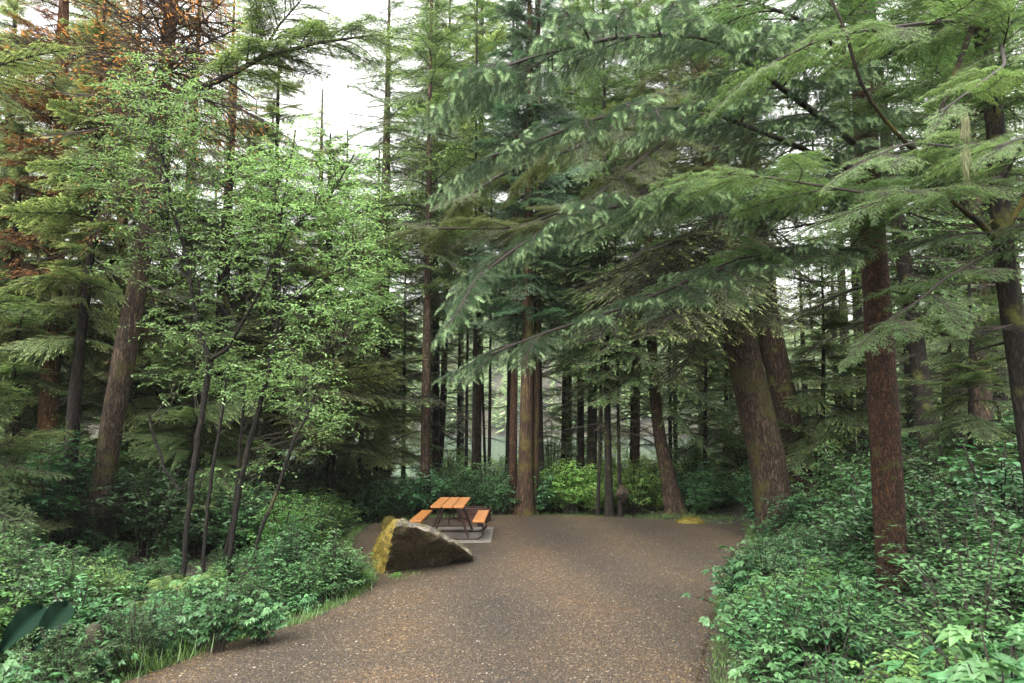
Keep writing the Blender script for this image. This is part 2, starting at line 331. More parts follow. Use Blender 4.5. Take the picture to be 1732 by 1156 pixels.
# lake beyond the trees
wm, nt, o, L = newmat('lake_water')
p = N(nt, 'BsdfPrincipled', Roughness=.12); p.inputs['Base Color'].default_value = (.05, .075, .065, 1); p.inputs['Specular IOR Level'].default_value = .6
tc = N(nt, 'TexCoord'); mp = N(nt, 'Mapping'); mp.inputs['Scale'].default_value = (.6, 2.2, 1); L(tc.outputs['Object'], mp.inputs[0])
n = N(nt, 'TexNoise', Scale=1.2, Detail=4.); L(mp.outputs[0], n.inputs['Vector']); b = N(nt, 'Bump', Strength=.25, Distance=.08); L(n.outputs[0], b.inputs['Height']); L(b.outputs[0], p.inputs['Normal']); L(p.outputs[0], o.inputs[0])
mb = MB(); mb.add([[-600, 28, -1.7], [600, 28, -1.7], [600, 420, -1.7], [-600, 420, -1.7]], [[0, 1, 2, 3]])
tag(mb.build('water', wm), kind='structure')

# far misty forest on the hill across the lake
def far_trees():
    r = rot(11); n = 4200
    y = 235 + 300 * r.random(n) ** 1.1; x = (r.random(n) - .5) * 2 * (y * .85 + 20)
    z = ground_z(x, y); k = z > -1.5; x, y, z = x[k], y[k], z[k]; n = len(x)
    h = r.uniform(10, 24, n); w = h * r.uniform(.16, .26, n)
    T = 14; sets = []
    for i in range(T):
        f = i / T
        for j in range(6):
            a = r.random(n) * 6.28; d = np.stack([np.cos(a), np.sin(a), -.35 + 0 * a], -1)
            b = np.stack([x, y, z + h * (.08 + .92 * f) + h * .03 * r.normal(0, 1, n)], -1)
            l = w * (1 - f) * r.uniform(.8, 1.25, n) + .5
            sets.append(LS(b, d, np.array([0, 0, 1.]), l, l * .4, r.random(n)))
    mb = MB(); put(mb, cat(sets), KITE)
    tag(mb.build('forest', M['hill']), label='misty conifer forest covering the hillside beyond the lake', cat='forest', kind='stuff')
far_trees()

# ------------------------------------------------------------------ conifer boughs
def bough(rng, kind, lod=1.):
    """leaf set for a bough of length 1 along +x; twig lines returned for tubes"""
    sets = []; tw = []
    n = int({'hem': 30, 'spr': 20, 'ced': 22, 'far': 13, 'dead': 20}[kind] * lod)
    droop = {'hem': .22, 'spr': .18, 'ced': .4, 'far': .25, 'dead': .2}[kind]
    wob = rng.normal(0, .03, 2)
    ax = lambda s: np.array([s, wob[0] * sin(5 * s) + wob[1] * s, -droop * s * s * 1.0 + .02 * sin(7 * s)])
    main = np.array([ax(s) for s in np.linspace(0, 1, 7)]); tw.append((main, .012))
    for i in range(n):
        s = .1 + .9 * (i + rng.random() * .7) / n
        for sg in (-1, 1):
            if rng.random() < (.12 if kind != 'dead' else .3): continue
            lt = (.44 * (1 - s) ** .7 * min(1, (s + .1) / .3) + .07) * rng.uniform(.65, 1.15)
            if kind == 'spr': lt *= .8
            a = R(62 - 28 * s + rng.normal(0, 8)) * sg
            d0 = np.array([cos(a), sin(a), -.12 + rng.normal(0, .1)])
            p0 = ax(s)
            dz = {'hem': .5, 'spr': 1.1, 'ced': 1.5, 'far': .6, 'dead': .8}[kind]
            if kind in ('hem', 'far', 'ced', 'dead'):
                sp = {'hem': .019, 'far': .05, 'ced': .024, 'dead': .035}[kind] / max(lod, .5)
                k = max(2, int(lt / sp)); u = (np.arange(k) + rng.random(k) * .5) / k
                q = p0 + (u * lt)[:, None] * nrm(d0) ; q[:, 2] -= dz * (u * lt) ** 2
                tw.append((q[[0, k // 2, -1]] if k > 2 else q[[0, -1]], .004))
                tl = {'hem': .058, 'far': .085, 'ced': .075, 'dead': .05}[kind] * (1.15 - .6 * u) * rng.uniform(.7, 1.25, k)
                ww = {'hem': .24, 'far': .34, 'ced': .26, 'dead': .05}[kind]
                for s2 in (-1, 1):
                    aa = a + s2 * R(48) + rng.normal(0, .18, k)
                    dd = np.stack([np.cos(aa), np.sin(aa), -.18 - dz * u * .25 + rng.normal(0, .14 if kind != 'ced' else .3, k)], -1)
                    nn = np.stack([rng.normal(0, .22, k), rng.normal(0, .22, k), np.ones(k)], -1)
                    t = np.clip(.12 + .35 * rng.random(k) + .55 * (u > .72) * rng.random(k), 0, 1)
                    sets.append(LS(q, dd, nn, tl, tl * ww, t))
                sets.append(LS(q[-1:], nrm(d0) - np.array([0, 0, .3]), [0, 0, 1.], lt * .12 + .03, .016, .9))
            else:                                  # spruce: bottlebrush shoots that hang from the twigs, pale at the tip
                k = max(1, int(lt / .055)); tw.append((np.array([p0, p0 + nrm(d0) * lt + [0, 0, -.2 * lt]]), .005))
                for j in range(k):
                    uu = (j + .6) / k; q0 = p0 + nrm(d0) * lt * uu + [0, 0, -.2 * lt * uu * uu]
                    aa = a * (.55) + rng.normal(0, .75); hang = rng.uniform(-.05, 1.2)
                    dsh = nrm([cos(aa), sin(aa), -hang]); ls = rng.uniform(.075, .14)
                    m = int(40 * lod); uu2 = (np.arange(m) + .5) / m; th = np.arange(m) * 2.4 + rng.random()
                    fr = frame(dsh); curve = q0 + (uu2 * ls)[:, None] * dsh + np.outer(uu2 ** 2 * ls * .35, [0, 0, -1])
                    rad = np.cos(th)[:, None] * fr[:, 1] + np.sin(th)[:, None] * fr[:, 2]
                    dd = rad * 1.15 + dsh * .7
                    tip = (uu > .6) and s > .4 and rng.random() < .8
                    tt = (.25 + .75 * rng.random(m)) if tip else (.0 + .16 * rng.random(m))
                    if tip: tt = tt * np.where(uu2 > .25, 1, .25)
                    sets.append(LS(curve, dd, dsh, .030 * (1.1 - .5 * uu2), .0042 * (1.5 if tip else 1.), tt))
    return cat(sets), tw

RB = rot(77)
BO = {k: [bough(RB, k) for _ in range(5)] for k in ('hem', 'spr', 'ced', 'far', 'dead')}
BO['hem_lo'] = [bough(RB, 'hem', .6) for _ in range(5)]
BO['spr_lo'] = [bough(RB, 'spr', .55) for _ in range(4)]

def place(mbl, mbt, rng, kind, p, d, L_, roll=0., mat=0, tmat=1, tint=0., wide=1., twigs=True, limb=True, wscale=1.):
    lib = BO[kind]; s, tw = lib[rng.integers(len(lib))]
    Mx = frame(d, roll=roll)
    if wide != 1.: Mx = Mx @ np.diag([1, wide, 1])
    t = xf(s, Mx, np.asarray(p), L_); t[4] *= wscale
    if L_ > 1.5: q_ = (1.5 / L_) ** .55; t[3] *= q_; t[4] *= q_
    if tint: t[5] = np.clip(t[5] + tint, 0, 1)
    put(mbl, t, KITE, mat)
    if mbt is not None:
        for i, (pts, r) in enumerate(tw):
            if i and not twigs: break
            if i == 0 and not limb: continue
            mbt.tube(pts * L_ @ Mx.T + p, np.linspace(r, r * .35, len(pts)) * L_ * (1 if i == 0 else 1), 4 if i == 0 else 3, tmat)

# ------------------------------------------------------------------ trees
def smooth_path(pts, n):
    pts = np.asarray(pts, float); t = np.concatenate([[0], np.cumsum(np.linalg.norm(np.diff(pts[:, :3], axis=0), axis=1))])
    tt = np.linspace(0, t[-1], n)
    out = np.stack([np.interp(tt, t, pts[:, k]) for k in range(pts.shape[1])], 1)
    for _ in range(max(1, n // 14)):
        out[1:-1] = (out[:-2] + 2 * out[1:-1] + out[2:]) / 4
    return out
def trunk_path(px, Y, H, toplean=0., top_r=.03, z0=None, dy=0.):
    """px = [(x, y, width)] from the base up, photo pixels; continued upward to height H"""
    pts = []
    for (a, b, w) in px:
        q = P(a, b, Y); pts.append([*q, w / 2 * Y / F])
    pts = np.array(pts)
    gz = ground_z(pts[0][0], Y) - .1
    if pts[0][2] > gz:                      # root it
        e = pts[0].copy(); e[2] = gz
        if len(pts) > 1:
            sl = (pts[0][0] - pts[1][0]) / max(.1, pts[1][2] - pts[0][2]); e[0] += sl * (pts[0][2] - gz)
        pts = np.vstack([e, pts])
    if pts[-1][2] < H:
        sl = (pts[-1][0] - pts[-2][0]) / max(.1, pts[-1][2] - pts[-2][2]) * .6
        hh = H - pts[-1][2]
        pts = np.vstack([pts, [pts[-1][0] + sl * hh * .5, Y, pts[-1][2] + hh * .5, pts[-1][3] * .6], [pts[-1][0] + sl * hh * .7, Y, H, top_r]])
    return pts
def conifer(name, label, px, Y, H, kind='hem', zc=4., Lm=2.4, dz=.36, mat='hem', bark='bark_a', seed=1, group=None, cat_='tree', dead=0, tint=0., flare=.5, per=3, pitch=.12, frontbias=0., sides=18, extra=None, limbs=None, zdead=1.6, mat2='spr', path=None, wscale=1.):
    rng = rot(seed)
    if px and H > 12 and 690 < px[0][0] < 1360 and Y > 16: H = max(H, Y * .572 + 6)
    pts = trunk_path(px, Y, H) if path is None else path
    base = pts[0][:3].copy(); base[2] = ground_z(base[0], base[1])
    root = empty(name, base, label, cat_, group)
    sp = smooth_path(pts, 60 if sides > 10 else 30)
    zrel = sp[:, 2] - sp[0, 2]; rad = sp[:, 3] * (1 + flare * np.exp(-zrel / .45))
    t = MB(); t.tube(sp[:, :3], rad, sides, 0, wob=.03, rng=rng)
    # stubs of broken branches on the trunk
    for _ in range(int(10 if sides > 10 else 4)):
        i = rng.integers(len(sp) // 8, len(sp) - 5); a = rng.random() * 6.28; l = rng.uniform(.15, .5)
        d = np.array([cos(a), sin(a), rng.uniform(-.3, .3)]); q = sp[i, :3]
        t.tube([q, q + d * (l * .6 + rad[i]), q + d * (l + rad[i]) + [0, 0, -.08]], [min(.02, rad[i] * .3), .01, .004], 4, 0)
    tr = t.build('trunk', M[bark], root, smooth=True, loc=base)
    c = MB(); Z_ = sp[:, 2]
    def at(z): return np.array([np.interp(z, Z_, sp[:, k]) for k in range(3)])
    z = zc; a = rng.random() * 6.28
    while z < H - .2:
        f = (z - zc) / (H - zc)
        for _ in range(per):
            a += 2.4 + rng.normal(0, .3)
            if frontbias and sin(a) > .3 and rng.random() < frontbias: continue
            l = Lm * (1 - f) ** .75 * rng.uniform(.6, 1.12) + .25
            if f < .12: l *= .7
            pz = z + rng.uniform(-.1, .1)
            d = np.array([cos(a), sin(a), pitch + .3 * f + rng.normal(0, .22) - (.25 if kind in ('hem', 'hem_lo') else 0) * rng.random()])
            place(c, c, rng, kind, at(pz), d, l, roll=rng.normal(0, .35), mat=0, tmat=1, tint=tint, twigs=(kind != 'far'), wscale=wscale)
        z += dz * (1 - .3 * f) * rng.uniform(.7, 1.3) * (3.5 if z > 4.2 + base[1] * .6 and path is None else 1)
    if extra: extra(c, rng, at)
    c.build('crown', [M[mat], M['twig'], M[mat2]], root, loc=base)
    if dead:
        for _ in range(dead):
            c = MB()
            zz = rng.uniform(zdead, zc + 2.); a = rng.random() * 6.28
            d = np.array([cos(a), sin(a), rng.uniform(-.25, .2)])
            lib = BO['dead']; s, tw = lib[rng.integers(5)]; Mx = frame(d); l = rng.uniform(.6, 1.) * Lm * .7
            for i, (q, r) in enumerate(tw): c.tube(q * l @ Mx.T + at(zz), np.linspace(r, r * .3, len(q)) * l, 4 if i == 0 else 3, 0)
            c.build('dead_branch', M['twig'], root, loc=base)
    if limbs:
        for (lp, w0, w1) in limbs:
            lm = MB(); q = smooth_path([P(*x) for x in lp], 22); lm.tube(q, np.linspace(w0, w1, 22), 8, 0, wob=.08, rng=rng); lm.build('limb', M['limb'], root, smooth=True, loc=base)
    return root

def boughs_px(specs, kind, tint=0., roll=0., wide=1., mat=0, limb=True):
    """explicit boughs: (x0, y0, Y0, x1, y1, Y1)"""
    def f(c, rng, at):
        for s in specs:
            a = P(*s[:3]); b = P(*s[3:6]); d = b - a
            l = np.linalg.norm(d); d = d / l + np.array([0, 0, .2])
            place(c, c, rng, kind, a, d, l * 1.02, roll=rng.normal(0, .15) + roll, tint=tint, wide=wide, mat=mat, limb=limb)
    return f
def limb_boughs(path, kind, n, l0, l1, tint=0., seed=0, start=.15, mat=0, w=.03):
    """a long limb through photo points with boughs leaving it on both sides"""
    def f(c, rng, at):
        q = smooth_path([P(*x) for x in path], 24)
        c.tube(q, np.linspace(w, w * .25, 24), 6, 1, wob=.06, rng=rng)
        tg = nrm(np.gradient(q, axis=0)); side = 1
        for i in range(n):
            u = start + (1 - start) * (i + .5) / n; k = min(23, int(u * 23)); side = -side
            t = tg[k]; h = nrm(np.cross(t, [0, 0, 1.])); d = t * rng.uniform(.5, .9) + h * side * rng.uniform(.5, 1.) + np.array([0, 0, rng.uniform(-.15, .25)])
            place(c, c, rng, kind, q[k], d, (l0 * (1 - u) + l1 * u) * rng.uniform(.75, 1.2), roll=rng.normal(0, .25), tint=tint, mat=mat)
        place(c, c, rng, kind, q[-2], tg[-1], l1, tint=tint, mat=mat)
    return f
def many(*fs):
    def f(c, rng, at):
        for g in fs: g(c, rng, at)
    return f

# a second, finer hemlock bough for the near trees
def fine_bough(rng):
    sets = []; tw = []
    wob = rng.normal(0, .03, 2)
    ax = lambda s: np.array([s, wob[0] * sin(5 * s) + wob[1] * s, -.2 * s * s])
    tw.append((np.array([ax(s) for s in np.linspace(0, 1, 7)]), .010))
    n = 26
    for i in range(n):
        s = .08 + .92 * (i + rng.random() * .7) / n
        for sg in (-1, 1):
            if rng.random() < .1: continue
            lt = (.42 * (1 - s) ** .7 * min(1, (s + .1) / .3) + .06) * rng.uniform(.65, 1.15)
            a = R(60 - 28 * s + rng.normal(0, 9)) * sg; d0 = nrm([cos(a), sin(a), -.12 + rng.normal(0, .12)]); p0 = ax(s)
            m = max(2, int(lt / .05))
            q = p0 + np.linspace(0, lt, 4)[:, None] * d0; q[:, 2] -= .5 * np.linspace(0, lt, 4) ** 2; tw.append((q, .004))
            for j in range(m):
                for s2 in (-1, 1):
                    uu = (j + .5 + rng.normal(0, .2)) / m; b = p0 + d0 * lt * uu; b[2] -= .5 * (lt * uu) ** 2
                    a2 = a + s2 * R(45 + rng.normal(0, 8)); l2 = (.085 * (1.1 - .6 * uu)) * rng.uniform(.7, 1.3)
                    d2 = nrm([cos(a2), sin(a2), -.25 - .4 * uu + rng.normal(0, .15)])
                    k = max(4, int(l2 / .0062)); u3 = (np.arange(k) + .5) / k
                    qq = b + np.outer(u3 * l2, d2); qq[:, 2] -= 1.2 * (u3 * l2) ** 2
                    si = np.where(np.arange(k) % 2, 1., -1.); lat = nrm(np.cross(d2, [0, 0, 1.]))
                    dd = d2 * .55 + lat * si[:, None] + rng.normal(0, .12, (k, 3))
                    tt = np.clip(.08 + .22 * rng.random() + (u3 > .55) * .55 * (uu > .5) * rng.random() + .1 * rng.random(k), 0, 1)
                    sets.append(LS(qq, dd, [0, 0, 1.], .017 * (1.1 - .4 * u3), .0055, tt))
                    sets.append(LS(b, d2, [0, 0, 1.], l2 * 1.05, .0065, .15))
    return cat(sets), tw
BO['hemf'] = [fine_bough(RB) for _ in range(4)]

# ---- the middle of the picture: trunks behind the gravel
TR = 'conifer trunks standing behind the gravel bay'
conifer('spruce_tree', 'straight brown spruce trunk rising right behind the left end of the picnic table', [(719, 866, 18), (720, 700, 16), (723, 500, 13)], 21.2, 17, zc=6.2, seed=21, Lm=2.5, kind='hem_lo', dead=10)
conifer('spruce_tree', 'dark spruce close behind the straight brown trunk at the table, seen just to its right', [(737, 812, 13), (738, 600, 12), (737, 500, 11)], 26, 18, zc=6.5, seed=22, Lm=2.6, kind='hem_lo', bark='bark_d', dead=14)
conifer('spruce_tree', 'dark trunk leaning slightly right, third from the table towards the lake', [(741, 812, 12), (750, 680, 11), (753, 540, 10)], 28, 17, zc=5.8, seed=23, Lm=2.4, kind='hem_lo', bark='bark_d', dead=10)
conifer('spruce_tree', 'thick reddish brown trunk left of the table, half hidden by pale hemlock boughs', [(646, 790, 27), (646, 640, 24), (648, 540, 21)], 24, 18, zc=5.2, seed=24, Lm=2.6, kind='hem_lo', bark='bark_a', dead=8)
conifer('young_spruce', 'thin dark stem beside the thick reddish trunk left of the table', [(621, 760, 6), (622, 600, 5)], 28, 11, zc=5.2, seed=25, Lm=1.6, kind='far', sides=8, bark='bark_d')
for i, (px, lab) in enumerate([([(788, 830, 6), (790, 650, 5)], 'thinnest dark stem above the far edge of the picnic table'),
                               ([(801, 835, 8), (803, 580, 6)], 'tall slim dark stem standing above the fire ring'),
                               ([(827, 820, 6), (829, 650, 5)], 'slim dark stem between the fire ring and the cedar clump'),
                               ([(821, 810, 5), (816, 640, 4)], 'very thin leaning stem just left of the slim stem before the cedar clump')]):
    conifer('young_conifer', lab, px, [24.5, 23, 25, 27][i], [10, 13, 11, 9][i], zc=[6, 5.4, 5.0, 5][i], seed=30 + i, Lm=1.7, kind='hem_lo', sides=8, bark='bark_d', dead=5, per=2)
CED = dict(kind='ced', mat='ced', dz=.5, per=2)
conifer('cedar_tree', 'reddish narrow cedar trunk on the left side of the cedar clump', [(867, 868, 15), (868, 750, 13), (871, 560, 11)], 21, 15, zc=5.0, seed=41, Lm=1.9, bark='bark_r', **CED)
conifer('cedar_tree', 'pale weathered cedar with fluted flaring base, the thickest trunk of the clump', [(887, 870, 30), (889, 790, 25), (892, 600, 20)], 20.7, 17, zc=4.6, seed=42, Lm=2.1, bark='bark_c', flare=.35, **CED)
conifer('cedar_tree', 'brown cedar stem pressed against the right flank of the fluted cedar', [(903, 868, 15), (905, 750, 13), (908, 580, 12)], 21.0, 16, zc=5.2, seed=43, Lm=1.8, bark='bark_c', **CED)
conifer('cedar_tree', 'darkest trunk at the right edge of the cedar clump', [(915, 848, 13), (912, 700, 12), (911, 600, 11)], 23, 15, zc=5.4, seed=44, Lm=1.8, bark='bark_d', **CED)
conifer('cedar_tree', 'shadowy trunk peeping out left behind the cedar clump', [(859, 822, 11), (862, 680, 10)], 26, 15, zc=6, seed=45, Lm=1.8, bark='bark_d', **CED)
for i, (px, Y, H, w, lab) in enumerate([
        ([(983, 848, 12), (982, 640, 11)], 24.5, 15, 'left', 'first dark trunk right of the bright green thicket'),
        ([(1001, 850, 19), (1001, 740, 17), (1003, 600, 14)], 23.5, 16, '', 'widest dark trunk of the group right of the bright thicket'),
        ([(1011, 880, 6), (1014, 760, 5), (1016, 640, 4)], 20.6, 9, '', 'thin sapling stem in front of the widest dark trunk'),
        ([(1031, 880, 14), (1028, 760, 12), (1027, 640, 10)], 20.5, 13, '', 'medium brown trunk at the gravel edge between two thin stems'),
        ([(1050, 882, 7), (1047, 780, 6), (1045, 660, 5)], 20.3, 10, '', 'thin straight stem carrying a mossy brown lump'),
        ([(1134, 812, 7), (1133, 650, 6)], 28, 12, '', 'thin trunk just right of the slanting trunk'),
        ([(1143, 818, 8), (1142, 650, 7)], 29, 13, '', 'twin thin trunk farther right of the slanting trunk'),
        ([(1229, 815, 8), (1228, 620, 7)], 27, 13, '', 'narrow trunk left of the huge leaning spruce'),
        ([(1238, 815, 9), (1237, 640, 8)], 29, 14, '', 'narrow trunk touching the left edge of the huge leaning spruce')]):
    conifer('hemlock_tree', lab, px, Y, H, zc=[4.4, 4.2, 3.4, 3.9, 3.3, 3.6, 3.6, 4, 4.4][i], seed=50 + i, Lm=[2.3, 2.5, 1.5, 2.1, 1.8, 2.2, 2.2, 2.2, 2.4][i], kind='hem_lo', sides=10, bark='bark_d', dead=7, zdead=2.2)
conifer('spruce_tree', 'brown trunk slanting to the left behind the mossy boulder at the far gravel edge', [(1145, 876, 30), (1128, 800, 23), (1112, 720, 20), (1106, 640, 18), (1102, 560, 16)], 21, 15, zc=5, seed=61, Lm=2.3, kind='hem_lo', dead=10,
        extra=boughs_px([(1110, 640, 21, 1220, 690, 19.5), (1112, 680, 21, 1200, 760, 20), (1108, 620, 21, 1010, 680, 19.5), (1108, 600, 21, 990, 620, 19.5)], 'hem', .15))
o_ = tag(None or (lambda mb: (mb.tube(smooth_path([[*P(1050, 820, 20.2), .02], [*P(1052, 832, 20.2), .07], [*P(1055, 842, 20.2), .07], [*P(1053, 850, 20.2), .03]], 10)[:, :3], [.02, .06, .1, .16, .2, .19, .15, .12, .08, .03], 9, wob=.2, rng=rot(4)),
          mb.tube([P(1046, 838, 20.2), P(1057, 836, 20.15), P(1063, 838, 20.1)], [.05, .05, .01], 6), mb.build('moss_lump', plain('mossy_brown', (.025, .017, .008), .95, amt=.6, bump=.8)))[-1])(MB()), 'brown mossy lump hanging on a thin stem at the far gravel edge', 'moss lump')

# ---- right side
near = 'hemf'
conifer('spruce_tree', 'huge brown spruce leaning left with flaking bark at the right end of the gravel', [(1314, 905, 65.4), (1309, 870, 60.2), (1302, 800, 58.5), (1294, 756, 59.3), (1281, 700, 59.3), (1266, 640, 57.6), (1250, 560, 51.6), (1236, 480, 43.0), (1222, 400, 39.6), (1206, 280, 36.1), (1180, 100, 31.0)], 17.2, 17, zc=5.6, seed=71, Lm=3.2, kind='hemf', mat='hemo', bark='bark_m', flare=.15, sides=28, dz=.4,
        extra=many(boughs_px([(1225, 470, 17.2, 1120, 560, 13.5), (1228, 500, 17.2, 1330, 560, 15), (1222, 440, 17, 1080, 500, 14), (1215, 400, 17, 1010, 480, 13.5), (1230, 520, 17, 1140, 640, 15), (1210, 380, 17, 1010, 560, 14), (1215, 400, 17, 1240, 520, 14), (1215, 430, 17, 1180, 560, 14)], 'hem', 0),
                   limb_boughs([(1205, 300, 17), (1130, 300, 15), (1040, 350, 13), (900, 385, 12), (700, 388, 11.5)], 'hemf', 30, 1.9, 1., tint=.08, seed=3, w=.07),
                   limb_boughs([(1195, 130, 17), (1120, 160, 14.5), (980, 250, 12.5), (850, 290, 12), (770, 350, 12)], 'hemf', 30, 1.8, 1., tint=.1, seed=4, w=.09),
                   limb_boughs([(1200, 180, 17), (1110, 250, 14), (1000, 340, 12.5), (890, 380, 12)], 'hemf', 24, 1.7, 1., tint=.08, seed=5, w=.08)), wscale=.9)
conifer('spruce_tree', 'dark brown trunk standing close behind the huge leaning spruce', [(1356, 850, 48), (1335, 720, 42), (1310, 600, 40), (1290, 500, 40), (1276, 350, 34)], 19.6, 17, zc=6.5, seed=72, Lm=3, kind='hem_lo', bark='bark_a', sides=20, dead=14, zdead=4)
conifer('spruce_tree', 'reddish smooth-barked spruce trunk rising from the thicket at lower right', [(1513, 1080, 52.1), (1509, 940, 49.3), (1502, 840, 48.4), (1499, 756, 48.4), (1491, 640, 46.5), (1483, 500, 44.6), (1476, 400, 42.8), (1462, 200, 37.2), (1455, 50, 32.6)], 9.3, 13, zc=5.4, seed=73, Lm=2.4, kind=near, bark='bark_r', flare=.1, sides=28, dz=.42, dead=8, zdead=3.5,
        extra=many(limb_boughs([(1468, 260, 9.3), (1350, 170, 8), (1200, 60, 6.6), (1050, 60, 5.8), (880, 100, 5.4), (790, 140, 5.3)], 'spr', 30, 1.1, .8, mat=2, w=.045),
                   limb_boughs([(1468, 300, 9.3), (1330, 240, 8), (1180, 180, 6.6), (1040, 190, 6), (900, 240, 5.6), (800, 280, 5.6)], 'spr', 22, 1.0, .7, mat=2, w=.04),
                   limb_boughs([(1470, 360, 9.3), (1330, 330, 8), (1200, 330, 7), (1080, 340, 6.3), (960, 370, 6), (850, 430, 5.8), (790, 490, 5.8)], 'spr', 34, 1.05, .75, mat=2, w=.04),
                   limb_boughs([(1475, 420, 9.3), (1330, 430, 8), (1200, 460, 7.2), (1060, 520, 6.6), (900, 570, 6.2), (830, 600, 6)], 'spr', 20, .8, .65, mat=2, w=.035),
                   limb_boughs([(1465, 120, 9.3), (1350, 30, 8), (1200, -20, 7)], near, 12, 1.8, 1.2, w=.04),
                   limb_boughs([(1475, 430, 9.3), (1340, 420, 8.2), (1240, 440, 7.6), (1160, 480, 7.2)], near, 10, 1.2, .8, w=.03),
                   limb_boughs([(1470, 330, 9.3), (1390, 330, 7.5), (1300, 300, 6.4), (1180, 300, 5.8)], near, 14, 1.3, .9, w=.03, tint=.1)))
conifer('hemlock_tree', 'dark trunk leaning left just behind the reddish trunk', [(1572, 760, 32), (1555, 620, 28), (1538, 500, 25), (1524, 420, 23), (1500, 250, 20)], 16, 15, zc=4.6, seed=74, Lm=2.6, kind='hem_lo', bark='bark_d', dead=14, zdead=2.4)
conifer('hemlock_tree', 'straight grey-brown trunk deep in the right-hand woods', [(1608, 740, 26), (1604, 500, 23), (1598, 100, 19)], 19, 16, zc=5.5, seed=75, Lm=2.6, kind='hem_lo', bark='bark_a', dead=12, zdead=2.4)
conifer('hemlock_tree', 'broad dim trunk deep in the woods near the right border', [(1660, 760, 38), (1654, 560, 32), (1648, 400, 28)], 17, 16, zc=5.2, seed=76, Lm=2.6, kind='hem_lo', bark='bark_a', dead=14, zdead=2.4)
conifer('hemlock_tree', 'crooked black trunk curving out of the frame at the right border', [(1765, 860, 42), (1742, 740, 38), (1722, 600, 35), (1702, 480, 34), (1691, 350, 32), (1684, 200, 29), (1660, 60, 26), (1652, -60, 24)], 7.6, 10, zc=4.6, seed=77, Lm=2., kind=near, bark='bark_d', dz=.5, dead=6, zdead=3.4, sides=20,
        extra=many(limb_boughs([(1690, 60, 7.6), (1700, 110, 5.5), (1660, 140, 4.2), (1590, 190, 3.7)], near, 7, .6, .4, tint=.3, w=.02),
                   limb_boughs([(1700, 300, 7.6), (1720, 260, 5.5), (1740, 230, 4.4), (1680, 250, 3.9)], near, 6, .55, .4, tint=.2, w=.02),
                   limb_boughs([(1690, 240, 7.6), (1620, 250, 6), (1540, 240, 5.2), (1440, 280, 4.8)], near, 9, .8, .5, tint=.2, w=.02),
                   limb_boughs([(1695, 300, 7.6), (1600, 320, 6.2), (1480, 330, 5.6), (1300, 300, 5.2), (1190, 290, 5)], near, 13, .8, .6, tint=.12, w=.025),
                   limb_boughs([(1690, 420, 7.6), (1600, 470, 6.6), (1540, 520, 6.2), (1480, 560, 6)], near, 7, .8, .6, w=.02),
                   limb_boughs([(1690, 30, 7.6), (1560, 40, 6.4), (1400, 60, 5.6), (1280, 120, 5.4)], near, 12, 1., .7, w=.03, tint=.1)),
        limbs=[([(1697, 420, 7.6), (1660, 380, 7.3), (1610, 340, 7)], .045, .02), ([(1697, 400, 7.6), (1730, 340, 7.5), (1760, 300, 7.4)], .04, .02),
               ([(1655, 20, 7.5), (1560, 270, 6.6), (1500, 210, 6.3), (1445, 130, 6.1), (1440, 70, 6), (1400, -10, 6)], .032, .012)])
li = MB(); r_ = rot(9); ss = []
for (x, y0, y1) in [(1630, 185, 235), (1632, 240, 310)]:
    for k in range(60):
        u = r_.random(); q = P(x + r_.normal(0, 3.5), y0 + (y1 - y0) * u * .6, 4.0 + r_.normal(0, .015)); ss.append(LS(q, [r_.normal(0, .12), r_.normal(0, .12), -1], [0, 1, 0], .08 + .05 * r_.random(), .004, r_.random()))
put(li, cat(ss)); tag(li.build('beard_lichen', M['lich']), 'pale beard lichen tuft dangling from a twig at upper right', 'lichen')

# ---- left side
conifer('spruce_tree', 'thick brown furrowed trunk leaning right in the left-hand thicket', [(161, 945, 39.1), (168, 870, 36.5), (182, 760, 34.9), (196, 680, 35.7), (210, 606, 37.4), (225, 520, 32.3), (238, 450, 29.8), (250, 380, 28.9), (264, 250, 26.3), (282, 100, 24.6), (292, -20, 22.9)], 14.2, 15, zc=8.2, seed=81, Lm=2.6, kind='dead', mat='rust', mat2='hem', bark='bark_m', flare=.15, sides=28, dz=.12, per=3, wscale=1.,
        extra=many(boughs_px([(268, 200, 14, 130, 300, 13), (270, 180, 14, 380, 280, 13.4), (275, 120, 14, 120, 80, 13), (280, 80, 14, 420, 160, 13.2), (264, 240, 14, 380, 330, 13), (262, 260, 14, 150, 400, 13), (280, 100, 14, 150, -20, 13), (284, 60, 14, 410, 30, 13), (258, 300, 14, 160, 330, 12.8), (284, 60, 14, 180, 140, 12.5)], 'dead', 0),
                   limb_boughs([(284, 170, 14), (384, 130, 13.4), (440, 98, 13), (540, 72, 12.6), (630, 60, 12.4)], 'hem_lo', 34, 1.3, 1., mat=2, w=.075, start=.3),
                   limb_boughs([(384, 130, 13.4), (440, 98, 13), (470, 45, 12.8), (510, 0, 12.6)], 'hem_lo', 24, 1.2, .9, mat=2, w=.05, start=.35)))
conifer('cedar_tree', 'orange-barked tree with rusty dead twigs at the left border', [(82, 700, 30), (92, 500, 27), (100, 300, 24), (106, 60, 20)], 15.6, 14, zc=4.0, seed=82, Lm=2.5, kind='hem_lo', mat='rust', mat2='hemy', bark='bark_o', dz=.26, per=3, wscale=.85,
        extra=lambda c, rng, at: [place(c, c, rng, 'hem_lo', at(rng.uniform(4, 12.5)), np.array([cos(a), sin(a), .05 + rng.normal(0, .2)]), rng.uniform(1.2, 2.6), roll=rng.normal(0, .3), mat=2) for a in rng.random(46) * 6.28])
